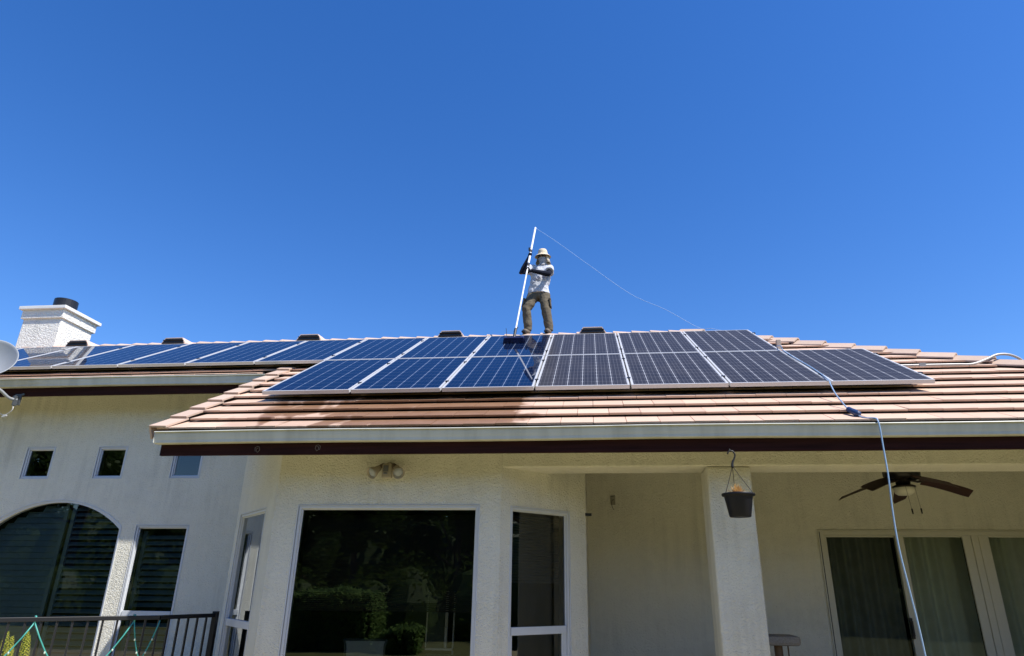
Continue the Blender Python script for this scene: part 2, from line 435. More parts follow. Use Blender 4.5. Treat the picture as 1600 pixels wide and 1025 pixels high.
for a, c in small: window(Pw, INY, a, c, 1.388, 1.775, parent=house)
tw = window(Pw, INY, -6.21, -5.515, -1.25+fwz, ZT-.01, mull=-.385, parent=house)
# arched window: frame follows the arch
aw = sub('window', house); aw['label'] = 'arched picture window with dark shutters inside'
f = MB(); n = 28
outl = [(aL-fwz, -1.25), (aL-fwz, aSp)]+[(aL-fwz+(aR-aL+2*fwz)*k/n, arc_z(aL-fwz+(aR-aL+2*fwz)*k/n)) for k in range(1, n)]+[(aR+fwz, aSp), (aR+fwz, -1.25)]
cx_, cz_ = (aL+aR)/2, -.2
def inset(p, d):
    x, z = p; xx = x+d if x < cx_-.9 else (x-d if x > cx_+.9 else x+(cx_-x)*d*.6); return (xx, z-d if z > .6 else z+d)
def ringpts(d): return [((x-cx_)*(1-d/1.0)+cx_, z-d if z > aSp-.01 else (z if z > -1 else z+d)) for x, z in outl]
for (d_o, d_i, y0, y1) in ((0, fwz, LY+.008, LY+.085), (-.010, 0, LY-.006, LY+.02)):
    A, B = ringpts(d_o), ringpts(d_i)
    for k in range(len(A)):
        k2 = (k+1) % len(A)
        (ax, az), (bx, bz), (dx, dz), (ex, ez) = A[k], A[k2], B[k2], B[k]
        f.hexa([(ax, y1, az), (bx, y1, bz), (dx, y1, dz), (ex, y1, ez), (ax, y0, az), (bx, y0, bz), (dx, y0, dz), (ex, y0, ez)])
f.build('frame', M['vinyl'], aw)
g = MB(); B = ringpts(fwz); g.v = [(x, LY+.052, z) for x, z in B]; g.f = [tuple(reversed(range(len(B))))]; g.build('pane', M['glass'], aw)

# plantation shutters behind the arched and the tall glass
M['shutter'] = simple('shutter_paint', (.34, .46, .50), .5, var=.1)
def shutter(parent, x0, x1, z0, z1, tilt, y=LY+.17, arch=False):
    f = MB(); s_ = .055
    zt = (lambda x: min(z1, arc_z(x)-.02)) if arch else (lambda x: z1)
    f.box(x0, x0+s_, y-.015, y+.015, z0, zt(x0)-.03); f.box(x1-s_, x1, y-.015, y+.015, z0, zt(x1))
    z = z0+.05; k = 0
    while z < z1-.06:
        xa, xb = x0+s_, x1-s_
        if arch:
            while xa < xb and arc_z(xa) < z+.06: xa += .02
            while xb > xa and arc_z(xb) < z+.06: xb -= .02
        if xb-xa > .1:
            cm = Matrix.Translation(((xa+xb)/2, y, z))@Matrix.Rotation(R(tilt), 4, 'X'); h = (xb-xa)/2
            f.box(-h, h, -.043, .043, -.0045, .0045, cm)
        z += .078
    f.build('shutter', M['shutter'], parent)
shutter(tw, -6.22, -5.50, -.33, .69, 32); shutter(tw, -6.22, -5.50, -1.2, -.43, 32)
shutter(aw, -8.46, -7.42, -1.2, 1.03, 66, arch=True); shutter(aw, -7.36, -6.46, -1.2, 1.03, 30, arch=True)

# --- porch: beam, column, back wall with sliding door, ceiling
BZ = 1.102
bb = MB(); bb.box(BR+.002, 6.9, WY+.0005, WY+.42, BZ, 1.497); bb.build('porch_beam', M['stucco'], house, bevel=.012)
def column(x0, x1):
    c = MB(); c.box(x0, x1, WY+.003, WY+.417, FLOOR, BZ-.0005); return c.build('porch_column', M['stucco'], house, bevel=.02)
column(1.074, 1.483); column(6.4, 6.81)
dx0, dx1, dh = 2.80, 5.80, .70
wb = MB(); wall_grid(wb, planeP((0, BY, 0), (1, 0, 0)), INY, BR+.807, 6.98, FLOOR, 1.58, [(dx0, dx1, FLOOR+.02, dh)])
wb.build('wall', M['stucco'], house)
wb = MB(); wb.box(6.82, 6.98, WY+.42, BY, FLOOR, 1.49); wb.build('wall', M['stucco'], house)
pc = MB(); pc.prism([(BR+.807-.6, WY+.30), (6.9, WY+.30), (6.9, BY+.01), (BR+.807-.16, BY+.01), (BR+.807-.16, WY+.9)], 1.498, 1.55); pc.build('porch_ceiling', M['ceiling'], house)
# sliding door
dr = sub('sliding_door', house)
f = MB(); y0, y1 = BY-.012, BY+.11
f.box(dx0, dx0+.055, y0, y1, FLOOR, dh); f.box(dx1-.055, dx1, y0, y1, FLOOR, dh); f.box(dx0+.055, dx1-.055, y0, y1, dh-.05, dh)
f.box(4.615, 4.80, y0+.002, y1, FLOOR, dh-.05)
f.box(4.69, 4.725, y0-.010, y0+.002, FLOOR, dh-.05)
f.box(dx0+.055, 5.745, y0+.03, y1-.01, FLOOR, FLOOR+.06)
f.build('frame', M['beige_vinyl'], dr, bevel=.004)
def sash(x0, x1, y, st=.05, top=.035):
    f = MB(); f.box(x0, x0+st, y, y+.03, FLOOR+.06, dh-.05); f.box(x1-st, x1, y, y+.03, FLOOR+.06, dh-.05); f.box(x0+st, x1-st, y, y+.03, dh-.05-top, dh-.05); f.box(x0+st, x1-st, y, y+.03, FLOOR+.06, FLOOR+.16)
    o = f.build('door_panel', M['beige_vinyl'], dr, bevel=.003)
    g = MB(); g.add([(x0+st, y+.016, FLOOR+.16), (x1-st, y+.016, FLOOR+.16), (x1-st, y+.016, dh-.05-top), (x0+st, y+.016, dh-.05-top)], [(0, 1, 2, 3)]); g.build('pane', M['door_glass'], dr)
sash(dx0+.056, 3.775, BY+.04, .045, .022); sash(3.72, 4.614, BY+.005, .10, .02); sash(4.801, 5.744, BY+.005, .02, .02)
hd = MB(); hd.box(3.70, 3.735, BY-.03, BY+.004, -.53, -.30); hd.box(3.706, 3.729, BY-.055, BY-.03, -.5, -.33); hd.build('door_handle', M['black'], dr, bevel=.006)
sc_ = MB(); sc_.box(dx0-.014, dx0-.001, BY-.022, BY+.01, FLOOR, dh+.012); sc_.box(dx0-.001, dx1, BY-.016, BY+.004, dh+.001, dh+.014); sc_.build('door_trim', M['beige_vinyl'], dr)
track = MB(); track.box(dx0+.0005, dx0+.012, BY-.0165, BY-.0125, FLOOR, dh-.01); track.build('door_gasket', M['black'], dr)

# --- rooms behind the glass (closed, dim)
def inner(name, m, *args, prism=None):
    r_ = MB(); (r_.prism(*prism) if prism else r_.box(*args)); r_.build(name, m, house)
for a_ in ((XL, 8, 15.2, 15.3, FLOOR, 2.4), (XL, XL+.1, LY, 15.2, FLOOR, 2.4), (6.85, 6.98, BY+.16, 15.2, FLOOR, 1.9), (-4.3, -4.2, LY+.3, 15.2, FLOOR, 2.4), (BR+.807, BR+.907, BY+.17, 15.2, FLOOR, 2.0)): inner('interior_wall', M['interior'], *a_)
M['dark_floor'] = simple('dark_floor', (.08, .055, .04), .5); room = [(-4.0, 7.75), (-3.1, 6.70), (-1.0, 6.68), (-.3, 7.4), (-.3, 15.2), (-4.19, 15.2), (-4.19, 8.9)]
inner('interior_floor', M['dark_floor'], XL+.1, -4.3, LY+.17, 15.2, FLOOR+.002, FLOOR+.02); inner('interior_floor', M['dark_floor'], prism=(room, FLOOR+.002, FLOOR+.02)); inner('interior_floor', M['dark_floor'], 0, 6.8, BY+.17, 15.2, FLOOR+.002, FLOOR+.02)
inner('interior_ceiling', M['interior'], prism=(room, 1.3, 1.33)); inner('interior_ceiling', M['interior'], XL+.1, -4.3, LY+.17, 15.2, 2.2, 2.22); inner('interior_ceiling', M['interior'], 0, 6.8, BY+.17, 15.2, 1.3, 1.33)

# --- roof: deck, tiles, ridge and hip caps
dk = MB()
def slab(poly, off=-.028, th=.10):
    top = [RP(x, y, off) for x, y in poly]; bot = [p-Vector((0, 0, th)) for p in top]; n = len(poly); o = len(dk.v)
    dk.v += [tuple(p) for p in top+bot]; dk.f.append(tuple(o+i for i in range(n))); dk.f.append(tuple(o+n+i for i in reversed(range(n))))
    for i in range(n): dk.f.append((o+i, o+n+i, o+n+(i+1) % n, o+(i+1) % n))
slab([(XRAKE+.03, YE+.06), (hipX(YE)-.06, YE+.06), (hipX(RIDGE), RIDGE), (XL, RIDGE), (XL, YEL+.06), (XRAKE+.03, YEL+.06)])
# back slope and hip end close the volume
bz = RP(0, RIDGE, -.028).z; yb = 2*RIDGE-YEL; ex = hipX(YE)+.1
o = len(dk.v); dk.add([(XL, RIDGE, bz), (hipX(RIDGE), RIDGE, bz), (ex+.02, 2*RIDGE-YE, bz-(RIDGE-YE)*TS), (XL, 2*RIDGE-YE, bz-(RIDGE-YE)*TS)], [(0, 3, 2, 1)])
dk.add([(hipX(RIDGE), RIDGE, bz), (ex, YE, rz(YE)-.03), (ex+.02, 2*RIDGE-YE, bz-(RIDGE-YE)*TS)], [(0, 1, 2)])
roof = dk.build('roof', M['underlay'], house)
EXP, TW = .262, .302
tl = MB(); k = 0; Y = YE
while Y < RIDGE-.05:
    Yn = min(Y+EXP, RIDGE); off = (k % 2)*TW/2
    x = math.floor(XL/TW)*TW+off
    while x < hipX(Y):
        xa, xb = x+.0025, x+TW-.0025
        ya = Y
        if xa < XRAKE:
            if Yn < YEL+.02: x += TW; continue
            if Y < YEL: ya = YEL
            if Yn >= YEL and Y < YEL-.2 and xb > XRAKE: pass
        if xa < XRAKE < xb and Y < YEL: xa = XRAKE; ya = Y
        yb_ = min(Yn+.03, RIDGE+.02)
        fa, fb = hipX(ya), hipX(yb_)
        if xa < fb-.02:
            ta = .050+rnd.uniform(-.0025, .003); tilt_ = rnd.uniform(-.0012, .0012); dy = rnd.uniform(-.003, .003)
            A = [(xa, ya+dy), (min(xb, fa), ya+dy), (min(xb, fb), yb_), (min(xa, fb), yb_)]
            nn = [ta-tilt_, ta+tilt_, .006, .006]
            up_ = [RP(q[0], q[1], m_) for q, m_ in zip(A, nn)]
            if ya > Y+.01: up_[0] = RP(A[0][0], A[0][1], ta*.75); up_[1] = RP(A[1][0], A[1][1], ta*.75); ya = Y
            lo = [RP(A[0][0], A[0][1], .031), RP(A[1][0], A[1][1], .031), RP(A[2][0], A[2][1], -.014), RP(A[3][0], A[3][1], -.014)]
            tl.hexa(lo+up_, tone=rnd.random()**1.3 if rnd.random() > .06 else rnd.choice((0, 1.3)))
        x += TW
    Y += EXP; k += 1
tl.build('roof_tiles', M['tile'], roof)

def caps(p0, p1, sideA, sideB, wid, ln, name, th=.018, lift=.035, flip=False, drop=.0, parent=roof):
    """overlapping two-sided cap tiles laid from p0 (low end) to p1; sideA/B: unit vectors down each slope"""
    p0, p1 = Vector(p0), Vector(p1); d = (p1-p0); L = d.length; d.normalize(); n = max(1, round(L/ln)); st = L/n
    A, B = Vector(sideA).normalized(), Vector(sideB).normalized(); upv = -(A+B); upv.normalize()
    m = MB()
    for i in range(n):
        a = p0+d*(st*i-.0); c = p0+d*(st*(i+1)+.045); j = rnd.uniform(-.004, .004); w_ = wid*rnd.uniform(.97, 1.03)
        la, lc = lift+j, .004+j
        def sec(p, l):
            t = p+upv*l
            return [t+A*w_+upv*0, t+A*.02+upv*.0, t+B*.02, t+B*w_]
        s0, s1 = sec(a, la), sec(c, lc)
        dn = -upv*th
        o = len(m.v); m.v += [tuple(q) for q in s0+s1+[q+dn for q in s0]+[q+dn for q in s1]]
        tn = rnd.random()
        for f_ in ((0, 1, 5, 4), (1, 2, 6, 5), (2, 3, 7, 6), (8, 12, 13, 9), (9, 13, 14, 10), (10, 14, 15, 11), (0, 8, 9, 1), (1, 9, 10, 2), (2, 10, 11, 3), (4, 5, 13, 12), (5, 6, 14, 13), (6, 7, 15, 14), (0, 4, 12, 8), (3, 11, 15, 7)):
            m.tone[len(m.f)] = tn; m.f.append(tuple(o+q for q in f_))
    return m.build(name, M['ridge_tile'], parent)
rdg = RP(0, RIDGE, .034)
caps((XL, RIDGE, rdg.z-.012), (hipX(RIDGE), RIDGE, rdg.z-.012), (0, -CS, -SS), (0, CS, -SS), .15, .31, 'ridge_tiles', flip=True)
# hip: from the eave corner up to the ridge end
hp0 = RP(hipX(YE)-.02, YE+.02, .028); hp1 = RP(hipX(RIDGE)-.05, RIDGE+.03, .028); hd_ = (hp1-hp0).normalized()
nm = Vector((0, -SS, CS)); nm2 = Vector((SS, 0, CS))
sA = nm.cross(hd_); sA = sA if sA.z < 0 else -sA; sB = nm2.cross(hd_); sB = sB if sB.z < 0 else -sB
caps(hp0+Vector((0, 0, .065)), hp1+Vector((0, 0, .02)), sA+Vector((0, 0, -.30)), sB+Vector((0, 0, -.30)), .165, .40, 'hip_tiles', lift=.045)
# mortar/weather block under the hip caps
mb = MB(); q = [hp0-sA*-.10, hp1-sA*-.10, hp1, hp0]; mb.hexa([p+Vector((0, 0, -.06)) for p in q]+[p+Vector((0, 0, -.012)) for p in q]); mb.build('hip_mortar', M['underlay'], roof)
# rake tiles on the open left edge of the lower roof: flat top leg and a leg folded down over the edge
rk = MB(); v0, v1 = YE-.02, YEL+.35; n = 9
for i in range(n):
    ya, yb_ = v0+(v1-v0)*i/n, v0+(v1-v0)*(i+1)/n+.03; la, lb = .078, .050; tn = rnd.random()
    xw = .135+rnd.uniform(-.004, .004)
    t0_, t1_ = [(XRAKE-.02, la), (XRAKE+xw, la-.004)], [(XRAKE-.02, lb), (XRAKE+xw, lb-.004)]
    P0 = [RP(x, ya, n_) for x, n_ in t0_]; P1 = [RP(x, yb_, n_) for x, n_ in t1_]; dn = Vector((0, SS*.018, -CS*.018))
    rk.hexa([P0[0]+dn, P0[1]+dn, P1[1]+dn, P1[0]+dn, P0[0], P0[1], P1[1], P1[0]], tone=tn)
    dd = Vector((0, SS*.12, -CS*.12)); q = [P0[0]+dn, P1[0]+dn]
    ox = Vector((-.018, 0, 0)); rk.hexa([q[0]+dd+ox, q[0]+dd, q[1]+dd, q[1]+dd+ox, P0[0]+ox, P0[0], P1[0], P1[0]+ox], tone=tn)
rk.build('rake_tiles', M['ridge_tile'], roof)

# --- gutters and fascia
def gutter(x0, x1, yf, zt, name='gutter'):
    prof = [(0, 0), (-.004, .006), (.0, .012), (.012, .012), (.014, .0), (.016, -.018), (.022, -.045), (.030, -.07), (.032, -.095), (.045, -.100), (.10, -.100), (.10, -.005)]
    prof = [(yf+a, zt+c) for a, c in prof]; t = .004; g = MB()
    xs = [x0]+[x0+(x1-x0)*k/12 for k in range(1, 12)]+[x1]
    sag = lambda x: .004*math.sin(x*1.7)+.003*math.sin(x*.6+1)
    for k in range(len(xs)-1):
        for i in range(len(prof)-1):
            (a, c), (d_, e) = prof[i], prof[i+1]; s0, s1 = sag(xs[k]), sag(xs[k+1])
            g.add([(xs[k], a, c+s0), (xs[k+1], a, c+s1), (xs[k+1], d_, e+s1), (xs[k], d_, e+s0)], [(3, 2, 1, 0)])
    for x in (x0, x1):
        n_ = len(prof); g.add([(x, a, c) for a, c in prof[4:]], [tuple(range(n_-4)) if x == x0 else tuple(reversed(range(n_-4)))])
        g.box(x-.003, x+.003, yf+.012, yf+.10, zt-.10, zt-.0)
    for xs_ in (x0+2.9, x0+5.95): 
        for i in range(4, 9):
            (a, c), (d_, e) = prof[i], prof[i+1]; s0 = sag(xs_); g.add([(xs_-.022, a-.0018, c+s0), (xs_+.022, a-.0018, c+s0), (xs_+.022, d_-.0018, e+s0), (xs_-.022, d_-.0018, e+s0)], [(3, 2, 1, 0)])
    o = g.build(name, M['gutter'], house)
    return o
gutter(-4.215, hipX(YE)+.05, 5.87, 1.352)
gutter(XL, -4.262, 8.09, 2.635)
fb = MB(); fb.box(-4.185, hipX(YE), 5.972, 6.005, 1.142, 1.36); fb.build('fascia', M['fascia'], house, bevel=.004)
fb = MB(); fb.box(XL, -4.20, 8.192, 8.225, 2.415, 2.645); fb.build('fascia', M['fascia'], house, bevel=.004)
# rake board
fb = MB(); q = [RP(XRAKE+.03, 6.01, -.03), RP(XRAKE+.065, 6.01, -.03), RP(XRAKE+.065, 8.7, -.03), RP(XRAKE+.03, 8.7, -.03)]; dn = Vector((0, 0, -.16)); fb.hexa([p+dn for p in q]+q); fb.build('rake_board', M['fascia'], house)
# sloped soffit boards under the overhangs
for (x0, x1, ya, yb_) in ((-4.17, hipX(YE), 6.006, WY+.02), (XL, -4.2, 8.226, LY+.02)):
    sf = MB(); q = [RP(x0, ya, -.16), RP(x1, ya, -.16), RP(x1, yb_, -.16), RP(x0, yb_, -.16)]; sf.hexa([p+Vector((0, 0, -.02)) for p in q]+q)
    sf.build('soffit', M['soffit'], house)
# two faded wire clips on the fascia
M['clip'] = simple('faded_clip', (.16, .12, .10), .6)
for cx_c, cz_c, s_ in ((-3.20, 1.195, 1), (-2.60, 1.205, -1)):
    pts = [(cx_c+a*s_*.9, 5.968, cz_c+c) for a, c in ((-.02, -.02), (-.025, .015), (.0, .028), (.022, .022), (.028, -.008), (.01, -.03), (-.008, -.018), (-.005, .008), (.012, .012))]
    cl = MB(); cl.tube(pts, .0028, 6); cl.build('fascia_clip', M['clip'], house)

# --- chimney beyond the ridge
ch = MB(); cx0, cx1, cy0, cy1 = -10.72, -9.935, 10.55, 11.35
ch.box(cx0, cx1, cy0, cy1, 3.2, 4.84); chim = ch.build('chimney', M['stucco_chimney'], house, bevel=.012)
c2 = MB(); c2.box(cx0-.035, cx1+.035, cy0-.035, cy1+.035, 4.63, 4.805); c2.build('chimney_band', M['stucco_chimney'], chim, bevel=.008)
c3 = MB(); c3.box(cx0-.085, cx1+.085, cy0-.085, cy1+.085, 4.805, 4.87); c3.build('chimney_cap', M['trim_white'], chim, bevel=.008)
c4 = MB(); c4.lathe([(.215, 0), (.215, .06), (.205, .065), (.205, .30), (.195, .30), (.195, .02), (.10, .02), (.10, .0)], (-10.33, 10.97, 4.87), 28); c4.build('flue', M['dark_metal'], chim, smooth=False)

# --- low roof vents near the ridge
def vent(x):
    Yf = 10.12; w_, h_ = .185, .235
    z0 = rz(Yf); b = MB()
    # sheet metal hood: louvre face in front, sloping back onto the tiles, flared sides
    top = z0+h_
    F = [(-w_-.03, Yf, z0-.02), (w_+.03, Yf, z0-.02), (w_+.03, Yf, top-.09), (w_-.03, Yf, top), (-w_+.03, Yf, top), (-w_-.03, Yf, top-.09)]
    Bk = [(-w_-.10, Yf+.30, z0+.10), (w_+.10, Yf+.30, z0+.10), (w_+.07, Yf+.32, z0+.16), (w_, Yf+.36, top-.0), (-w_, Yf+.36, top-.0), (-w_-.07, Yf+.32, z0+.16)]
    b.add([(x+p[0], p[1], p[2]) for p in F+Bk], [tuple(range(6)), tuple(reversed(range(6, 12)))]+[(i, i+6, (i+1) % 6+6, (i+1) % 6) for i in range(6)])
    v = b.build('roof_vent', M['vent_tile'], house)
    l = MB(); i_ = .016
    G = [(-w_-.03+i_, z0-.01), (w_+.03-i_, z0-.01), (w_+.03-i_, top-.095), (w_-.035, top-i_), (-w_+.035, top-i_), (-w_-.03+i_, top-.095)]
    l.add([(x+p[0], Yf-.004, p[1]) for p in G], [tuple(range(6))])
    for k_ in range(2):
        zz = top-.055-k_*.055; m_ = Matrix.Translation((x, Yf-.012, zz))@Matrix.Rotation(R(-35), 4, 'X'); l.box(-w_+.0, w_-.0, -.014, .014, -.002, .002, m_)
    l.build('louver', M['black'], v)
for x in (.025, -2.35, -4.82, -7.28, -9.09): vent(x)
# square capped plumbing stack between the panel rows and conduit on the right of the roof
vp = MB(); p = RP(2.615, 8.97); vp.box(p.x-.03, p.x+.03, p.y-.03, p.y+.03, p.z-.05, p.z+.165); vp.build('vent_pipe', simple('stack_paint', (.34, .27, .22), .6), house, bevel=.004)
V3 = lambda *a: Vector(a)
def catmull(pts, n=8):
    pts = [Vector(p) for p in pts]; out = []
    P = [pts[0]*2-pts[1]]+pts+[pts[-1]*2-pts[-2]]
    for i in range(1, len(P)-2):
        for k_ in range(n):
            t = k_/n; a, b_, c, d = P[i-1], P[i], P[i+1], P[i+2]
            out.append(.5*((2*b_)+(-a+c)*t+(2*a-5*b_+4*c-d)*t*t+(-a+3*b_-3*c+d)*t**3))
    return out+[pts[-1]]
cd = MB(); cd.tube(catmull([RP(2.2, 7.82, .055), RP(3.5, 7.80, .055), RP(4.2, 7.80, .055), RP(4.42, 7.80, .055), V3(4.62, 7.83, 2.555), V3(4.78, 7.87, 2.625), V3(4.93, 7.9, 2.635), V3(5.06, 7.93, 2.59), V3(5.15, 7.95, 2.50)]), .015, 10)
cnd = cd.build('conduit', simple('conduit_grey', (.42, .40, .37), .45, .2), house, smooth=True)
cc = MB()
p = RP(3.87, 7.80, .03); cc.box(p.x-.035, p.x+.035, p.y-.03, p.y+.03, p.z-.01, p.z+.045); 
cc.build('conduit_clamp', simple('clamp_steel', (.25, .23, .21), .5, .4), cnd)
# small black bracket on the bay corner and an unfinished electric box on the porch wall
bk = MB(); bk.box(-.112, -.045, 7.30, 7.335, .715, .742); bk.build('cable_bracket', M['black'], house)
eb = MB(); eb.box(.20, .262, BY-.012, BY+.0, 1.02, 1.135)
ebo = eb.build('junction_plate', simple('plate_paint', (.33, .31, .24), .7), house, bevel=.003)
ew = MB(); ew.tube(catmull([(.245, BY-.013, 1.085), (.225, BY-.03, 1.08), (.212, BY-.04, 1.05), (.216, BY-.04, 1.0), (.235, BY-.035, .955)]), .0035, 6); ew.tube([(.20, BY-.016, 1.13), (.262, BY-.016, 1.138)], .004, 6); ew.build('loose_wire', M['black'], ebo)

# ------------------------------------------------------------------ solar panels
PW, PH = .992, 1.752; PITCH = 1.012; ROWL = 1.772; X0 = -3.65
vS = Vector((0, CS, SS)); nS = Vector((0, -SS, CS)); P00 = Vector((0, 6.69, 1.985))
def panel_mesh(name, mat):
    T = .018; D = .042
    fr = MB()
    for (a, c, e, f_) in ((0, PW, 0, T), (0, PW, PH-T, PH), (0, T, T, PH-T), (PW-T, PW, T, PH-T)):
        q = [Vector((a, 0, 0))+vS*e, Vector((c, 0, 0))+vS*e, Vector((c, 0, 0))+vS*f_, Vector((a, 0, 0))+vS*f_]
        fr.hexa([p-nS*D for p in q]+q)
    gl = MB(); q = [Vector((T, 0, 0))+vS*T, Vector((PW-T, 0, 0))+vS*T, Vector((PW-T, 0, 0))+vS*(PH-T), Vector((T, 0, 0))+vS*(PH-T)]
    gl.add([p-nS*.003 for p in q], [(0, 1, 2, 3)]); gl.add([p-nS*.010 for p in q], [(3, 2, 1, 0)])
    return fr, gl
def make_panel(mat):
    root = thing('solar_panel', 'x', 'solar panel', group='solar panels in two rows on the tile roof')
    fr, gl = panel_mesh('p', mat); fr.build('frame', M['alu'], root)
    g = gl.build('glass', M[mat], root); uvl = g.data.uv_layers.new(name='UVMap'); mx_ = .02
    cs = [(-mx_, -mx_), (6+mx_, -mx_), (6+mx_, 10+mx_), (-mx_, 10+mx_)]
    for li in range(4): uvl.data[li].uv = cs[li]
    for v_ in (.32, 1.42):
        cl = MB(); m_ = Matrix.Translation(Vector((PW+.010, 0, 0))+vS*v_)@Matrix.Rotation(R(29.92), 4, 'X'); cl.box(-.019, .019, -.02, .02, -.03, .006, m_); cl.build('clamp', M['dark_metal'], root)
    return root
proto = {m_: make_panel(m_) for m_ in ('panel_clean', 'panel_dusty')}
for r_ in proto.values(): note_kids(r_)
used = set(); ordn = ['first', 'second', 'third', 'fourth', 'fifth', 'sixth', 'seventh', 'eighth', 'ninth', 'tenth', 'eleventh', 'twelfth', 'thirteenth']
def put_panel(i, row):
    key = 'panel_dusty' if i >= 3 else 'panel_clean'
    r_ = proto[key] if key not in used else copy_tree(proto[key]); used.add(key)
    p = P00+vS*(ROWL*row); r_.location = (X0+i*PITCH+.010, p.y, p.z)
    look = 'dusty grey' if i >= 3 else 'clean blue'
    if row == 0:
        extra = {0: ', corner one', 2: ', reflecting a white pole', 3: ', beside the cleaned ones', 6: ', past the upper row'}.get(i, '')
        r_['label'] = f'{look} solar panel, {ordn[i]} from left in lower row{extra}'
    else:
        j = 12-(i+7); extra = {2: ', under the brush', -6: ', reflecting the chimney', -7: ', behind the dish'}.get(i, '')
        r_['label'] = f'{look} solar panel, {ordn[j]} from right in upper row{extra}'
    return r_
for i in range(7): put_panel(i, 0)
for i in range(-7, 6): put_panel(i, 1)
# rails below the panels
def rail(x0, x1, v_, lab):
    c = P00+vS*v_; m_ = Matrix.Translation(Vector((0, c.y, c.z))-nS*.064)@Matrix.Rotation(R(29.92), 4, 'X')
    b = MB(); b.box(x0, x1, -.02, .02, -.02, .021, m_); root = thing('mounting_rail', lab, 'rail', group='rails carrying the solar panels')
    b.build('rail', M['alu'], root)
    x = x0+.4
    while x < x1: f = MB(); f.box(x-.02, x+.02, -.03, .03, -.085, -.0205, m_); f.build('rail_foot', M['dark_metal'], root); x += 1.2
XE = X0+7*PITCH; XE2 = X0+6*PITCH
rail(X0+.03, XE+.05, .32, 'silver rail under the lower row of panels, nearest the gutter')
rail(X0+.03, XE+.05, 1.42, 'silver rail under the lower row of panels, its upper one')
rail(X0-7*PITCH, XE2+.05, ROWL+.32, 'long silver rail under the upper row of panels, its lower one')
rail(X0-7*PITCH, XE2+.05, ROWL+1.42, 'long silver rail under the upper row of panels, nearest the ridge')

# ------------------------------------------------------------------ person cleaning the panels
def skin(name, pts, edges, m, parent, root=0, sub_=2):
    me = bpy.data.meshes.new(name); me.from_pydata([p[0] for p in pts], edges, []); me.update()
    ob = bpy.data.objects.new(name, me); C.objects.link(ob); ob.parent = parent; me.materials.append(m)
    md = ob.modifiers.new('skin', 'SKIN'); md.use_smooth_shade = True
    for i, sv in enumerate(me.skin_vertices[0].data):
        r_ = pts[i][1]; sv.radius = (r_, r_) if not isinstance(r_, tuple) else r_; sv.use_root = (i == root)
    s = ob.modifiers.new('sub', 'SUBSURF'); s.levels = sub_; s.render_levels = sub_
    return ob
def wrinkle(name, col, scale=38, st=.5, var=.1):
    k = NT(name); g = k.noise(scale, 2, rough=.4); g2 = k.noise(6, 3)
    return k.set(k.mix(g2, tuple(x*(1-var) for x in col), tuple(x*(1+var) for x in col)), .9, 0, .1, k.bump(g, st, .05))
M['skin'] = simple('skin', (.42, .25, .17), .55, var=.06)
M['shirt'] = wrinkle('shirt_cloth', (.50, .51, .55), 16, .35)
M['pants'] = wrinkle('trouser_cloth', (.125, .105, .075), 14, .25)
M['sleeve'] = wrinkle('sleeve_cloth', (.010, .012, .022), 40, .2)
M['hat'] = wrinkle('hat_cloth', (.62, .52, .38), 40, .2)
M['mask'] = wrinkle('mask_cloth', (.36, .36, .38), 30, .12)
M['boot'] = simple('boot_leather', (.13, .10, .07), .7, bump=.3)
M['blue_brush'] = simple('brush_bristle', (.008, .012, .07), .6, var=.3, bump=.6)
pe = thing('person', 'person in hat, face cover, white t-shirt and khaki trousers scrubbing panels from the ridge', 'person')
V = Vector
neck, chest, belly, pelvis = V((-.868, 10.83, 5.54)), V((-.885, 10.82, 5.36)), V((-.915, 10.81, 5.12)), V((-.925, 10.81, 4.98))
shR, shL = V((-1.035, 10.81, 5.475)), V((-.715, 10.82, 5.455))
elR, elL = V((-1.232, 10.62, 5.28)), V((-.735, 10.60, 5.235))
pb = V((-1.149, 9.117, 3.46)); pt = V((-1.043, 11.30, 6.603)); pd = (pt-pb).normalized()
def onpole(t): return pb+(pt-pb)*t
hR, hL = onpole(.697), onpole(.553)
wrR = hR+(elR-hR).normalized()*.075; wrL = hL+(elL-hL).normalized()*.085
hipR, hipL = V((-1.01, 10.81, 4.93)), V((-.835, 10.81, 4.93))
knR, knL = V((-1.135, 10.68, 4.59)), V((-.785, 10.70, 4.58))
anR, anL = V((-1.105, 10.71, 4.246)), V((-.735, 10.72, 4.246))
head = V((-.852, 10.80, 5.678))
def fused(name, mb_, m, vox=.012, sm=6, folds=0):      # fuse overlapping closed volumes into one continuous skin
    ob = mb_.build(name, m, pe); r_ = ob.modifiers.new('remesh', 'REMESH'); r_.mode = 'VOXEL'; r_.voxel_size = vox; r_.use_smooth_shade = True
    q = ob.modifiers.new('smooth', 'SMOOTH'); q.factor = .5; q.iterations = sm
    if folds:
        for k_, (sz, st_) in enumerate(((.13, folds), (.05, folds*.45))):
            tx = bpy.data.textures.new('folds', 'CLOUDS'); tx.noise_scale = sz; tx.noise_depth = 1; d_ = ob.modifiers.new('folds', 'DISPLACE'); d_.texture = tx; d_.strength = st_; d_.mid_level = .5; d_.texture_coords = 'GLOBAL'
    return ob
m_ = MB()
m_.loft([((-.925, 10.81, 4.90), .13, .10), ((-.92, 10.81, 5.02), .14, .10), ((-.905, 10.81, 5.2), .13, .10), ((-.885, 10.82, 5.38), .15, .10), ((-.875, 10.825, 5.46), .15, .09), ((-.87, 10.83, 5.52), .07, .06)])
m_.tube([chest, neck, head+V((0, .01, -.05))], [.07, .054, .054], 12)
for sh, el, wr in ((shR, elR, wrR), (shL, elL, wrL)): m_.tube([sh, sh.lerp(el, .5), el, el.lerp(wr, .4), wr], [.052, .046, .037, .037, .025], 12)
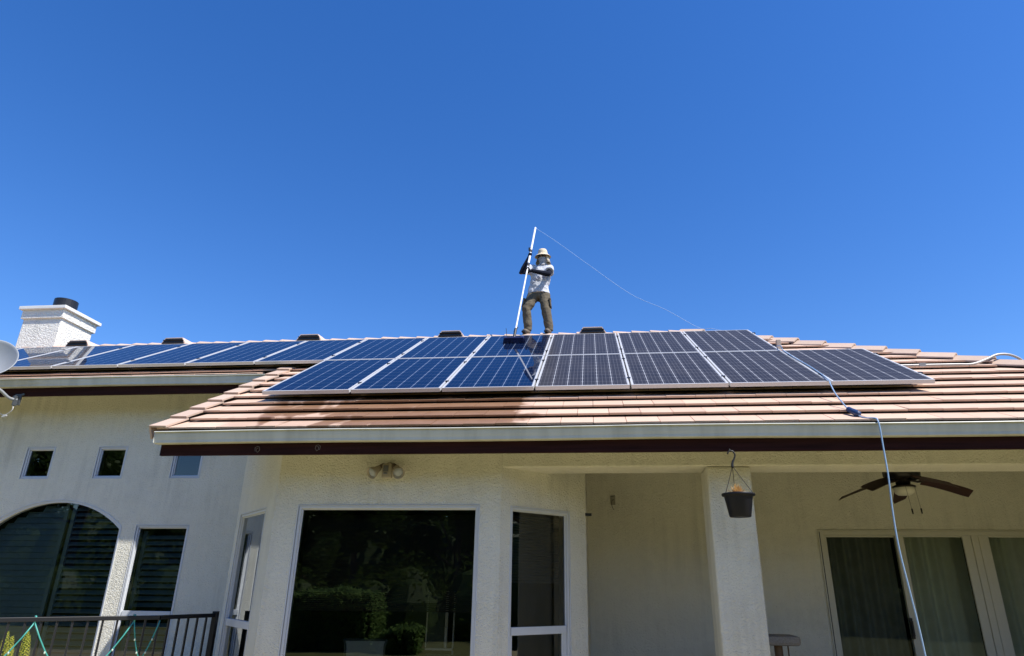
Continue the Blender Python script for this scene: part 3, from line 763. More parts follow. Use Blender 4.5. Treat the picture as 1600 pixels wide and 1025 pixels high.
for hp, kn, an in ((hipR, knR, anR), (hipL, knL, anL)): m_.tube([hp, hp.lerp(kn, .5), kn, kn.lerp(an, .35), an, an+V((0, 0, -.07))], [.088, .078, .052, .054, .036, .036], 12)
fused('body', m_, M['skin'])
# head turned a little to the brush
hm = Matrix.Translation(head)@Matrix.Rotation(R(-12), 4, 'Z')@Matrix.Rotation(R(8), 4, 'X')
hb = MB(); o = 0
N1, N2 = 20, 14
for i in range(N2+1):
    ph = math.pi*i/N2; zc_ = -math.cos(ph); rr = math.sin(ph)
    for j in range(N1):
        t = 2*math.pi*j/N1; x, y = math.cos(t)*rr, math.sin(t)*rr
        jaw = 1-.22*max(0, -zc_); p = V((x*.076*jaw, y*.095*jaw, zc_*.115))
        if y < 0 and abs(x) < .28 and -.25 < zc_ < .12: p.y -= .022*(1-abs(x)/.28)     # nose
        if y < 0 and .1 < zc_ < .3 and .2 < abs(x) < .6: p.y += .008                    # eye sockets
        hb.v.append(tuple(hm@p))
for i in range(N2):
    for j in range(N1): hb.f.append((i*N1+j, i*N1+(j+1) % N1, (i+1)*N1+(j+1) % N1, (i+1)*N1+j))
for s_ in (-1, 1): hb.lathe([(0, -.012), (.024, -.006), (.026, .006), (.012, .010), (0, .008)], hm@V((s_*.078, .01, -.005)), 10, (hm.to_3x3()@Matrix.Rotation(R(90), 3, 'Y')@Matrix.Scale(1.4, 3, V((1, 0, 0)))))
hb.build('head', M['skin'], pe, smooth=True)
# hat: crown, sloping brim, neck flap
ht = MB(); hm3 = hm.to_3x3()
ht.lathe([(0, .155), (.035, .153), (.065, .140), (.082, .110), (.090, .06), (.092, .040), (.122, .024), (.150, -.004), (.151, -.008), (.120, .018), (.090, .036)], hm@V((0, -.004, .012)), 24, hm3@Matrix.Scale(1.12, 3, V((0, 1, 0))))
ht.build('hat', M['hat'], pe, smooth=True)
fl = MB(); n = 14
for k_ in range(n+1):
    a = R(-40+260*k_/n); c0, s0 = math.cos(a), math.sin(a)
    for (r_, z_) in ((.096, .03), (.112, -.04), (.140+.008*math.sin(k_*1.9), -.125)): fl.v.append(tuple(hm@V((c0*r_, s0*r_*1.08+.005, z_))))
for k_ in range(n):
    for q in range(2): a = k_*3+q; fl.f.append((a, a+3, a+4, a+1))
flo = fl.build('neck_flap', M['hat'], pe, smooth=True); sm = flo.modifiers.new('s', 'SOLIDIFY'); sm.thickness = .004
# gaiter over nose, cheeks and neck
mk = MB(); mk.lathe([(.082, -.018), (.086, -.035), (.082, -.07), (.074, -.11), (.074, -.14), (.095, -.175)], hm@V((0, -.006, 0)), 20, hm3@Matrix.Scale(1.2, 3, V((0, 1, 0))))
mk.build('face_cover', M['mask'], pe, smooth=True)
gs = MB()
for s_ in (-1, 1):
    m_ = hm@Matrix.Translation((s_*.036, -.108, .014))@Matrix.Rotation(R(s_*14), 4, 'Z'); gs.lathe([(0, -.004), (.030, -.003), (.035, 0), (.030, .006), (0, .008)], m_.translation, 14, m_.to_3x3()@Matrix.Rotation(R(90), 3, 'X'))
    gs.tube([hm@V((s_*.06, -.088, .022)), hm@V((s_*.082, -.04, .022)), hm@V((s_*.084, .02, .018))], .004, 6)
gs.tube([hm@V((-.012, -.116, .018)), hm@V((.012, -.116, .018))], .007, 6)
gs.build('sunglasses', M['black'], pe, smooth=True)
# loose t-shirt
m_ = MB()
m_.loft([((-.925, 10.80, 4.925), .198, .150), ((-.925, 10.805, 4.99), .190, .145), ((-.92, 10.81, 5.10), .178, .138), ((-.905, 10.81, 5.22), .178, .138), ((-.89, 10.815, 5.34), .188, .138), ((-.88, 10.82, 5.43), .188, .125), ((-.875, 10.83, 5.49), .150, .10), ((-.87, 10.835, 5.53), .078, .075), ((-.868, 10.835, 5.56), .066, .066)], 20)
for sh, el, t_ in ((shR, elR, .50), (shL, elL, .62)): e_ = sh.lerp(el, t_); m_.tube([sh.lerp(chest, .35), sh+V((0, 0, -.012)), sh.lerp(e_, .5), e_], [.085, .078, .080, .088], 14)
fused('shirt', m_, M['shirt'], .010, 4, .042)
# dark sun sleeves from the shirt sleeve to the glove
for a, b_, c in ((shR, elR, wrR), (shL, elL, wrL)):
    m_ = MB(); s0 = a.lerp(b_, .35); m_.tube([s0, s0.lerp(b_, .6), b_, b_.lerp(c, .35), c], [.055, .051, .048, .047, .033], 14); fused('sun_sleeve', m_, M['sleeve'], .009, 6)
# trousers with cargo pockets
m_ = MB()
m_.loft([((-.925, 10.81, 4.82), .10, .10), ((-.925, 10.81, 4.87), .165, .125), ((-.925, 10.81, 4.95), .168, .125), ((-.922, 10.81, 5.03), .155, .12)], 20)
for hp, kn, an, o_ in ((hipR, knR, anR, -1), (hipL, knL, anL, 1)):
    m_.tube([hp+V((o_*.004, 0, .0)), hp.lerp(kn, .3), hp.lerp(kn, .65)+V((o_*.006, 0, 0)), kn, kn.lerp(an, .3), kn.lerp(an, .6), kn.lerp(an, .82), an+V((0, .0, -.005)), an+V((0, 0, -.06))], [.108, .106, .096, .084, .082, .078, .080, .070, .068], 16)
fused('trousers', m_, M['pants'], .010, 4, .026)
for (c, ang) in ((hipR.lerp(knR, .62)+V((-.098, -.02, 0)), 12), (hipL.lerp(knL, .62)+V((.094, -.025, 0)), -6)):
    m_ = Matrix.Translation(c)@Matrix.Rotation(R(ang), 4, 'Y'); pk = MB(); pk.box(-.016, .016, -.065, .06, -.09, .07, m_); pk.box(-.021, .021, -.07, .065, .045, .085, m_); o = pk.build('cargo_pocket', M['pants'], pe, bevel=.012)
# boots
for an, dx in ((anR, -.045), (anL, -.03)):
    skin('boot', [(an+V((0, .01, .02)), .060), (an+V((0, .02, -.08)), .060), (an+V((dx*.6, -.07, -.092)), (.058, .050)), (an+V((dx*1.2, -.16, -.100)), (.054, .040))], [(0, 1), (1, 2), (2, 3)], M['boot'], pe)
    so_ = MB(); a0 = an+V((0, .06, -.128)); a1 = an+V((dx*1.4, -.20, -.128)); d_ = (a1-a0).normalized(); sd = V((-d_.y, d_.x, 0))
    q = [a0-sd*.036, a0+sd*.036, a1+sd*.034, a1-sd*.034]; so_.hexa([p+V((0, 0, -.018)) for p in q]+[p+V((0, 0, .012)) for p in q]); so_.build('boot_sole', M['black'], pe, bevel=.008)
# gloved hands: palm against the pole, four fingers wrapped round it and the thumb closing from the other side
def hand(hp, wr, name):
    grp = []
    a = (wr-hp); a -= pd*a.dot(pd); a.normalize()      # from pole towards the wrist
    s_ = pd.cross(a)                                    # sideways
    palm = [(wr, .026), (hp+a*.050, (.030, .034)), (hp+a*.030+s_*.012, .024)]
    skin(name, palm, [(0, 1), (1, 2)], M['sleeve'], pe, sub_=1)
    for k_, (off, ln_) in enumerate(((.034, .95), (.012, 1.05), (-.010, 1.0), (-.032, .82))):
        pts = []
        for q in range(6):
            t = R(20+q*44*ln_); r_ = .027
            pts.append(hp+pd*off+(a*math.cos(t)+s_*math.sin(t))*r_)
        m_ = MB(); m_.tube([hp+a*.042+pd*off*.8]+pts, [.0105, .0105, .0105, .010, .009, .0085, .007], 7); m_.build('finger', M['sleeve'], pe, smooth=True)
    pts = [hp+a*.045+pd*.030]+[hp+pd*.048+(a*math.cos(R(t))-s_*math.sin(R(t)))*.027 for t in (20, 70, 115)]
    m_ = MB(); m_.tube(pts, [.013, .012, .011, .008], 7); m_.build('thumb', M['sleeve'], pe, smooth=True)
hand(hR, wrR, 'glove'); hand(hL, wrL, 'glove')

# cleaning pole with brush head
po = thing('cleaning_pole', 'long white telescopic pole with dark blue brush held upright by the person', 'cleaning pole', (0, 0, 0))
m_ = MB(); m_.tube([onpole(.05), onpole(.60)], .014, 12); m_.build('lower_tube', M['clear_alu'], po, smooth=False)
m_ = MB(); m_.tube([onpole(.60), onpole(1)], .0195, 12); m_.build('upper_tube', M['clear_alu'], po)
m_ = MB()
for t in (.60, .735): m_.tube([onpole(t-.012), onpole(t+.012)], .026, 10)
m_.box(-.02, .02, -.012, .012, -.03, .03, Matrix.Translation(onpole(.76)+V((-.03, 0, 0)))); m_.build('locking_collar', M['black'], po)
m_ = MB(); m_.tube([onpole(-.01), onpole(.065)], .022, 8); m_.tube([onpole(.045)+V((-.02, 0, 0)), onpole(.075)+V((.03, -.01, 0))], .008, 6); m_.tube([onpole(.01), pb+V((-.10, -.02, .02))], .008, 6); m_.tube([onpole(.01), pb+V((.10, -.02, .02))], .008, 6); m_.tube([pb+V((-.11, .02, .02)), pb+V((-.125, .02, .17))], .004, 6); m_.build('swivel_bracket', M['black'], po)
bm_ = Matrix.Translation(pb+V((0, .0, -.01)))@Matrix.Rotation(R(29.92), 4, 'X')
m_ = MB(); m_.box(-.15, .15, -.045, .045, -.005, .03, bm_); m_.build('brush_block', simple('brush_block', (.010, .016, .08), .5), po, bevel=.008)
m_ = MB()
for i in range(32):
    for j in range(7):
        for q in range(2):
            x, y = -.148+.0095*i+rnd.uniform(-.003, .003), -.048+.016*j; e = V((x*1.07+rnd.uniform(-.006, .006), y*1.35+rnd.uniform(-.008, .008), -.088))
            b0 = V((x, y, -.004)); s_ = .0045; ax = V((1, 0, 0)) if q else V((0, 1, 0))
            m_.add([bm_@(b0-ax*s_), bm_@(b0+ax*s_), bm_@(e+ax*s_*1.6), bm_@(e-ax*s_*1.6)], [(0, 1, 2, 3)])
m_.build('bristles', M['blue_brush'], po)
# thin water tube from the pole top to the ridge
wt = MB(); wt.tube(catmull([pt, (-.61, 11.15, 6.185), (-.013, 11.0, 5.595), (.732, 10.9, 4.925), (1.31, 10.8, 4.565), (1.82, 10.62, 4.14), (2.0, 10.4, 4.03), (2.3, 10.2, 3.86)]), .0040, 6)
tag(wt.build('water_tube', simple('clear_tube', (.30, .45, .72), .3, var=.03), None, smooth=True), 'thin pale water tube slanting from the pole top down to the roof ridge', 'water tube')
# hose over the panels, the roof edge and down in front of the porch
M['hose'] = simple('hose_blue', (.27, .40, .56), .35, var=.06)
def PN(x, v_, n=0): p = P00+vS*v_+nS*n; return V((x, p.y, p.z))
hs = thing('water_hose', 'light blue water hose running over the panels and hanging off the gutter', 'hose')
hx = X0+6*PITCH
pts = [RP(2.50, 8.98, .05), PN(hx-.005, 1.80, .05), PN(hx+.0, 1.70, .014), PN(hx-.006, 1.2, .012), PN(hx+.004, .7, .012), PN(hx-.006, .25, .012), PN(hx-.03, -.02, .012), V((2.375, 6.60, 1.93)), V((2.342, 6.40, 1.76)), RP(2.335, 6.16, .052)]
m_ = MB(); m_.tube(catmull(pts, 6), .0065, 8); m_.build('upper_hose', M['hose'], hs, smooth=True)
pts = [RP(2.345, 6.08, .052), RP(2.385, 5.98, .045), V((2.45, 5.90, 1.408)), V((2.455, 5.862, 1.378)), V((2.455, 5.845, 1.30)), V((2.447, 5.83, 1.15)), V((2.432, 5.80, .90)), V((2.415, 5.80, .6)), V((2.408, 5.79, .31)), V((2.425, 5.78, .0)), V((2.445, 5.78, -.3)), V((2.452, 5.77, -.6)), V((2.46, 5.74, -1.1)), V((2.5, 5.66, -1.37)), V((2.75, 5.45, -1.385)), V((3.4, 5.3, -1.385))]
m_ = MB(); m_.tube(catmull(pts, 6), .0068, 8); m_.build('hanging_hose', M['hose'], hs, smooth=True)
c0, c1 = RP(2.335, 6.19, .058), RP(2.365, 6.03, .058); m_ = MB(); m_.tube([c0, c0.lerp(c1, .08), c0.lerp(c1, .45), c0.lerp(c1, .55), c0.lerp(c1, .92), c1], [.012, .026, .026, .029, .029, .014], 12)
m_.build('connector', simple('hose_connector', (.02, .045, .12), .4), hs)

# ------------------------------------------------------------------ satellite dish at the left eave
sd_ = thing('satellite_dish', 'grey satellite dish on bent arm bolted to the upper left eave', 'satellite dish')
dc = V((-8.07, 7.62, 2.72)); ax = V((.42, -.72, .52)).normalized()
q_ = ax.to_track_quat('Z', 'Y').to_matrix()@Matrix.Scale(1.12, 3, V((0, 1, 0)))
M['dish'] = simple('dish_paint', (.27, .285, .30), .45, var=.03)
m_ = MB(); Rd = .32
m_.lathe([(Rd*t, .20*t*t) for t in (0.001, .2, .4, .6, .8, .95, 1)]+[(Rd+.012, .205), (Rd+.014, .196), (Rd+.004, .19)]+[(Rd*t, .20*t*t-.01) for t in (.95, .8, .6, .4, .2, 0.001)], dc-ax*.10, 40, q_)
m_.build('dish', M['dish'], sd_, smooth=True)
m_ = MB(); foot = V((-8.02, 8.17, 2.36)); m_.tube(catmull([dc-ax*.12, dc-ax*.22+V((-.02, .02, -.08)), V((-8.10, 7.95, 2.44)), foot+V((-.03, -.10, .0)), foot], 6), .021, 10); m_.build('mast', M['dish'], sd_, smooth=True)
m_ = MB(); m_.box(-.05, .05, -.008, .008, -.075, .085, Matrix.Translation(foot+V((0, .012, 0)))); m_.box(-.012, .012, -.05, .008, -.09, .05, Matrix.Translation(foot)); m_.box(-.11, .06, -.006, .01, .06, .085, Matrix.Translation(foot+V((.04, .01, 0)))@Matrix.Rotation(R(-12), 4, 'Y')); m_.build('bracket', simple('bracket_steel', (.10, .11, .12), .5, .4), sd_, bevel=.003)
m_ = MB(); lnb = dc+ax*.34+V((.0, -.05, -.30)); m_.tube(catmull([dc+V((.10, -.05, -.28)), dc+V((.17, -.16, -.22)), dc+V((.16, -.25, -.17)), lnb], 5), .009, 8); m_.build('feed_arm', M['alu'], sd_, smooth=True)
m_ = MB(); m_.lathe([(0, -.03), (.03, -.03), (.035, .04), (.02, .06), (0, .06)], lnb, 12, q_); m_.build('receiver', M['dish'], sd_, smooth=True)
m_ = MB(); m_.tube(catmull([foot+V((-.03, -.02, -.05)), foot+V((.01, -.03, -.14)), foot+V((-.04, -.03, -.20)), foot+V((-.10, -.02, -.22)), foot+V((-.18, 0, -.20))], 6), .005, 6); m_.box(-.045, .02, -.012, .012, -.008, .008, Matrix.Translation(foot+V((-.07, -.03, -.235)))@Matrix.Rotation(R(-15), 4, 'Y')); m_.build('coax_cable', M['alu'], sd_)

# ------------------------------------------------------------------ motion flood light on the bay wall
ff = thing('flood_light', 'twin bulb motion flood light on the stucco above the big window', 'wall lamp', (0, 0, 0))
M['lamp_body'] = simple('lamp_body', (.36, .31, .23), .5); fc = V((-2.052, WY, 1.10))
m_ = MB(); m_.lathe([(0, .0), (.055, .0), (.055, .018), (.048, .03), (0, .032)], fc+V((0, 0, 0)), 20, Matrix.Rotation(R(90), 3, 'X')); m_.build('back_plate', M['lamp_body'], ff)
M['knuckle'] = simple('lamp_knuckle', (.10, .07, .05), .5)
for s_ in (-1, 1): m_ = MB(); m_.tube([fc+V((s_*.01, -.03, .02)), fc+V((s_*.055, -.06, .02)), fc+V((s_*.095, -.07, -.012))], [.016, .019, .024], 10); m_.build('knuckle', M['knuckle'], ff)
for s_ in (-1, 1):
    d_ = V((s_*.45, -.75, -.6)).normalized(); q2 = d_.to_track_quat('Z', 'Y').to_matrix()*1.32; c = fc+V((s_*.098, -.08, -.022))
    m_ = MB(); m_.lathe([(0, -.02), (.022, -.018), (.028, .02), (.042, .055), (.046, .075), (.043, .075), (.036, .05), (0, .04)], c, 20, q2); o = m_.build('lamp_head', M['lamp_body'], ff, smooth=True)
    m_ = MB(); m_.lathe([(0.001, .072), (.02, .070), (.034, .062), (.040, .052)], c, 18, q2); m_.build('bulb', simple('lamp_lens', (.34, .36, .38), .12), o, smooth=True)
m_ = MB(); m_.box(-.05, .05, -.085, -.03, -.11, .03, Matrix.Translation(fc+V((-.005, 0, 0)))); sn = m_.build('sensor', M['lamp_body'], ff, bevel=.01)
m_ = MB(); m_.box(-.028, .024, -.092, -.0852, -.05, .012, Matrix.Translation(fc+V((-.012, 0, 0)))); m_.box(-.022, .018, -.091, -.0852, -.075, -.057, Matrix.Translation(fc+V((-.012, 0, 0)))); m_.build('sensor_lens', simple('sensor_lens', (.14, .14, .15), .3), sn, bevel=.004)

# ------------------------------------------------------------------ hanging planter in front of the column
hp_ = thing('hanging_planter', 'dark grey plastic pot with dried plant hanging from the fascia by a hook', 'hanging planter')
pc_ = V((1.222, 5.915, .765))
M['pot'] = simple('pot_plastic', (.008, .009, .015), .5, var=.05, spec=.25)
m_ = MB(); m_.lathe([(0, -.195), (.084, -.195), (.090, -.188), (.118, -.03), (.122, -.022), (.135, -.020), (.139, -.012), (.138, .0), (.125, .002), (.118, -.03), (.11, -.05), (0, -.05)], pc_, 32); m_.build('pot', M['pot'], hp_, smooth=True)
m_ = MB(); m_.lathe([(0, -.052), (.112, -.045)], pc_, 20); m_.build('soil', simple('soil', (.07, .05, .035), .95), hp_)
tp_ = pc_+V((-.025, .0, .235))
for a in (205, 335, 90): m_ = MB(); e = pc_+V((math.cos(R(a))*.125, math.sin(R(a))*.125, .0)); m_.tube([tp_, tp_.lerp(e, .5)+V((0, 0, -.004)), e], .0028, 6); m_.build('hanger_wire', M['black'], hp_)
hk = [tp_+V((0, 0, -.01)), tp_+V((.004, 0, .03)), tp_+V((.026, 0, .075)), tp_+V((.030, 0, .105)), tp_+V((.012, 0, .132)), tp_+V((-.018, 0, .130)), tp_+V((-.032, 0, .105))]
m_ = MB(); m_.tube(catmull(hk, 6), [.013-.006*min(1, i/12) for i in range(37)], 10); m_.build('hook', M['black'], hp_, smooth=True)
m_ = MB(); m_.tube(catmull([tp_+V((.0, 0, .126)), tp_+V((-.01, .0, .145)), tp_+V((-.006, .03, .155)), tp_+V((-.006, .055, .155))], 4), .005, 6); m_.build('eye_screw', M['black'], hp_)
M['dry'] = leaf_mat('dry_leaves', (.50, .28, .09), (.78, .56, .26), .2)
m_ = MB()
for i in range(150):
    a = rnd.uniform(0, 2*math.pi); el = R(rnd.uniform(5, 88)); ln = rnd.uniform(.055, .10); b0 = pc_+V((-.006+rnd.uniform(-.02, .02), rnd.uniform(-.02, .02), -.02+rnd.uniform(0, .02)))
    d_ = V((math.cos(a)*math.cos(el), math.sin(a)*math.cos(el), math.sin(el)+.1)); e = b0+d_*ln; s_ = d_.cross(V((0, 0, 1))).normalized()*.004
    m_.add([b0-s_, b0+s_, (b0+e)/2+s_*1.3, e, (b0+e)/2-s_*1.3], [(0, 1, 2, 3, 4)])
m_.build('dried_plant', M['dry'], hp_)

# ------------------------------------------------------------------ porch ceiling fan
fn = thing('ceiling_fan', 'dark bronze ceiling fan with five drooping blades and frosted light on the porch', 'ceiling fan')
fc = V((3.325, 7.6, 0)); M['bronze'] = simple('fan_bronze', (.012, .009, .008), .4, .3); M['blade'] = simple('fan_blade', (.045, .020, .014), .5, var=.2)
m_ = MB(); m_.lathe([(0, 1.497), (.09, 1.497), (.10, 1.44), (.03, 1.41), (.03, 1.30), (.10, 1.28), (.175, 1.25), (.185, 1.22), (.182, 1.17), (.165, 1.14), (.10, 1.125), (.075, 1.12), (.07, 1.07), (.0, 1.07)], fc, 32); m_.build('motor', M['bronze'], fn, smooth=True)
m_ = MB(); m_.lathe([(.07, 1.075), (.115, 1.06), (.118, 1.045), (.10, 1.04), (0, 1.04)], fc, 28); m_.build('light_fitter', M['bronze'], fn, smooth=True)
m_ = MB(); m_.lathe([(.102, 1.042), (.105, 1.02), (.095, .985), (.07, .965), (.0, .958)], fc, 28); m_.build('light_shade', simple('frosted_glass', (.62, .60, .50), .4, var=.02), fn, smooth=True)
for k_ in range(5):
    a = R(0+72*k_); bl = MB(); n = 8
    d_ = V((math.cos(a), math.sin(a), 0)); s_ = V((-math.sin(a), math.cos(a), 0))
    for i in range(n+1):
        t = i/n; r_ = .20+.47*t; wd = .064+.014*t if t < .97 else .062; z_ = 1.115-.135*t**1.25; pitch = .026
        for sg in (-1, 1):
            p = fc+d_*r_+s_*wd*sg+V((0, 0, z_-sg*pitch)); bl.v.append(tuple(p)); bl.v.append((p.x, p.y, p.z-.006))
    for i in range(n):
        a0 = i*4; bl.f += [(a0, a0+2, a0+6, a0+4), (a0+1, a0+5, a0+7, a0+3), (a0, a0+4, a0+5, a0+1), (a0+2, a0+3, a0+7, a0+6)]
    bl.f += [(0, 1, 3, 2), (n*4, n*4+2, n*4+3, n*4+1)]
    o = bl.build('blade', M['blade'], fn)
    ir = MB(); ir.tube([fc+d_*.07+V((0, 0, 1.125)), fc+d_*.15+V((0, 0, 1.105)), fc+d_*.26+V((0, 0, 1.118))], [.014, .012, .016], 8); ir.build('blade_iron', M['bronze'], o)
for (x, y, z1_) in ((-.03, -.11, .79), (.085, -.06, .80)):
    m_ = MB(); m_.tube([fc+V((x, y, 1.045)), fc+V((x+.02, y, z1_+.02))], .0016, 5); m_.tube([fc+V((x+.02, y, z1_+.022)), fc+V((x+.021, y, z1_+.018)), fc+V((x+.024, y, z1_-.035))], [.003, .0085, .007], 8); m_.build('pull_chain', M['bronze'], fn)

# ------------------------------------------------------------------ deck railing at the left
rl = thing('railing', 'black metal railing in front of the shuttered windows', 'railing')
A0, A1, A2 = V((-6.4, 4.56, 0)), V((-4.26, 6.60, 0)), V((-4.05, 7.24, 0)); RT = -.30
M['iron'] = simple('railing_iron', (.006, .006, .007), .5, .0)
for a, c in ((A0, A1), (A1, A2)):
    d_ = (c-a).normalized(); s_ = V((-d_.y, d_.x, 0))*.022
    for z0_, z1_, nm_ in ((RT-.038, RT, 'top_rail'), (-1.27, -1.235, 'bottom_rail')):
        m_ = MB(); q = [a-s_, c-s_, c+s_, a+s_]; m_.hexa([p+V((0, 0, z0_)) for p in q]+[p+V((0, 0, z1_)) for p in q]); m_.build(nm_, M['iron'], rl, bevel=.004)
def post(p, h=.03, z1_=RT+.02): m_ = MB(); m_.box(p.x-h, p.x+h, p.y-h, p.y+h, FLOOR, z1_); return m_.build('post', M['iron'], rl, bevel=.003)
post(A2, .026); post(A0, .026)
bal = []
for a, c in ((A0, A1), (A1, A2)):
    L = (c-a).length; n = round(L/.118); d_ = (c-a).normalized()
    for i in range(1, n if a is A1 else n+1):
        p = a+d_*(L*i/n); h = .0085 if (i % 14) else .020
        ob = MB().box(-h, h, -h, h, -1.236, RT-.037).build('baluster', M['iron'], rl); ob.location = (p.x, p.y, 0); ob.rotation_euler.z = math.atan2(d_.y, d_.x)
# teal cord with small bulbs draped from the rail
gl_ = thing('string_lights', 'teal cord of small lights tied to the black railing', 'string lights')
M['bulbp'] = simple('bulb_plastic', (.5, .6, .5), .3); M['teal'] = simple('teal_cord', (.05, .30, .26), .5)
def onrail(t): return A0.lerp(A1, t)+V((.03, -.03, RT))
K1, K2 = V((-5.00, 5.93, RT)), V((-4.435, 6.47, RT)); off = V((.028, -.028, 0))
def drape(a, c, dip, name='cord'):
    pts = [a+off+V((0, 0, -.045))]
    for i in range(1, 12): t = i/12; p = a.lerp(c, t); pts.append(p+off+V((0, 0, -.045-dip*4*t*(1-t)*.55-dip*.45*(1-abs(2*t-1)))))
    pts.append(c+off+V((0, 0, -.045))); m_ = MB(); m_.tube(pts, .0065, 6)
    o = m_.build('cord', M['teal'], gl_, smooth=True)
    for i in (2, 4, 6, 8, 10): p = pts[i]; b_ = MB(); b_.lathe([(0, -.016), (.007, -.01), (.008, 0), (.005, .006), (0, .008)], p+V((.004, -.008, -.006)), 8); b_.build('bulb', M['bulbp'], gl_)
drape(K1, K2, .52); drape(K1-(K2-K1)*1.0, K1, .50); drape(K2, V((A1.x, A1.y, RT)), .34)
for K in (K1, K2): m_ = MB(); m_.tube([K+off+V((0, 0, -.06)), K+off*1.0+V((0, 0, .006)), K-off+V((0, 0, .006)), K-off+V((0, 0, -.05)), K+off+V((0, 0, -.052))], .008, 6); m_.build('knot', M['teal'], gl_, smooth=True)

# yellow flower spikes behind the railing
fp = thing('flowering_plant', 'potted plant with yellow flower spikes behind the railing', 'plant', (0, 0, 0))
M['yellow'] = leaf_mat('yellow_petals', (.34, .38, .05), (.66, .62, .12), .3); M['stem'] = leaf_mat('plant_green', (.08, .16, .03), (.16, .26, .05), .3)
base = V((-5.42, 6.22, FLOOR)); m_ = MB(); m_.lathe([(0, 0), (.15, 0), (.19, .30), (.20, .33), (.18, .33), (.16, .28), (0, .28)], base, 24); m_.build('flower_pot', simple('terracotta', (.35, .14, .08), .8), fp)
for (dx, dy, h) in ((-.13, .0, .90), (-.07, .02, .955), (.01, -.02, .92), (.09, .03, .965), (.16, -.04, .93), (-.21, .03, .93), (-.03, .06, .84)):
    st_ = MB(); fl_ = MB(); lf = MB()
    top_ = base+V((dx*1.2, dy, h)); st_.tube([base+V((dx*.4, dy*.4, .28)), base+V((dx, dy, .6)), top_], [.006, .005, .003], 6)
    for i in range(80):
        t = i/80; a = i*2.4; r_ = .034*(1-t)**.6+.002; c = top_+V((0, 0, -.20*(1-t))); p = c+V((math.cos(a)*r_, math.sin(a)*r_, 0)); s_ = .015*(1-.4*t)
        d1 = V((math.cos(a), math.sin(a), .7)).normalized()*s_; d2 = V((-math.sin(a), math.cos(a), .1))*s_*.8
        fl_.add([p-d2, p+d1*.4-V((0, 0, .006)), p+d2, p+d1+V((0, 0, .006))], [(0, 1, 2, 3)]); fl_.add([p-d2*.6+d1*.3, p+d2*.6+d1*.3, p+d1*1.2-V((0, 0, .012))], [(0, 1, 2)])
    for i in range(16):
        a = rnd.uniform(0, 6.28); p = base+V((dx*.8, dy*.8, rnd.uniform(.32, .72))); d1 = V((math.cos(a), math.sin(a), rnd.uniform(.1, .7)))*.09; d2 = V((-math.sin(a), math.cos(a), 0))*.014
        lf.add([p, p+d1*.5+d2, p+d1, p+d1*.5-d2], [(0, 1, 2, 3)])
    st_.build('stem', M['stem'], fp); fl_.build('flower_spike', M['yellow'], fp); lf.build('leaves', M['stem'], fp)

# ------------------------------------------------------------------ chair back before the big window, cat tree, curtains, shade
cr = thing('dining_chair', 'grey high backed chair standing inside behind the big bay window', 'chair')
M['sling'] = simple('chair_sling', (.60, .66, .66), .7, var=.05, bump=.2); M['chair_frame'] = simple('chair_frame', (.10, .11, .11), .4)
cx = -2.30; m_ = MB()
for s_ in (-1, 1): m_.tube(catmull([(cx+s_*.215, 6.98, -.505), (cx+s_*.20, 6.98, -.6), (cx+s_*.21, 7.03, -.9), (cx+s_*.23, 7.08, -1.38)], 5), .013, 8)
m_.tube([(cx-.215, 6.98, -.51), (cx+.215, 6.98, -.508)], .013, 8)
for s_ in (-1, 1): m_.tube([(cx+s_*.21, 7.03, -.95), (cx+s_*.23, 7.45, -.93), (cx+s_*.24, 7.50, -1.39)], .012, 8)
m_.build('frame', M['chair_frame'], cr, smooth=True)
m_ = MB(); m_.add([(cx-.21, 6.975, -.515), (cx+.21, 6.975, -.515), (cx+.205, 7.03, -.93), (cx-.205, 7.03, -.93)], [(0, 1, 2, 3)]); o = m_.build('backrest', M['sling'], cr); o.modifiers.new('s', 'SOLIDIFY').thickness = .004
m_ = MB(); m_.add([(cx-.205, 7.02, -.95), (cx+.205, 7.02, -.95), (cx+.215, 7.45, -.935), (cx-.215, 7.45, -.935)], [(0, 1, 2, 3)]); o = m_.build('seat', M['sling'], cr); o.modifiers.new('s', 'SOLIDIFY').thickness = .004

ct = thing('cat_tree', 'fuzzy grey carpeted cat tree on the porch behind the column', 'cat tree')
k = NT('grey_carpet'); g = k.noise(70, 5); M['carpet'] = k.set(k.mix(g, (.22, .20, .18), (.50, .46, .42)), .95, 0, .05, k.bump(g, .9, .02))
m_ = MB(); m_.box(1.80, 2.20, 8.15, 8.55, -.575, -.475); o = m_.build('platform', M['carpet'], ct, bevel=.035)
M['wood_post'] = simple('wood_post', (.16, .09, .045), .6)
for (x, y) in ((1.98, 8.30), (2.13, 8.48)): m_ = MB(); m_.lathe([(.045 if x < 2 else .008, -1.36), (.045 if x < 2 else .008, -.57)], (x, y, 0), 16); m_.build('post', M['wood_post'], ct, smooth=True)
m_ = MB(); m_.box(1.78, 2.24, 8.12, 8.6, FLOOR, -1.33); m_.build('base', M['carpet'], ct, bevel=.02)

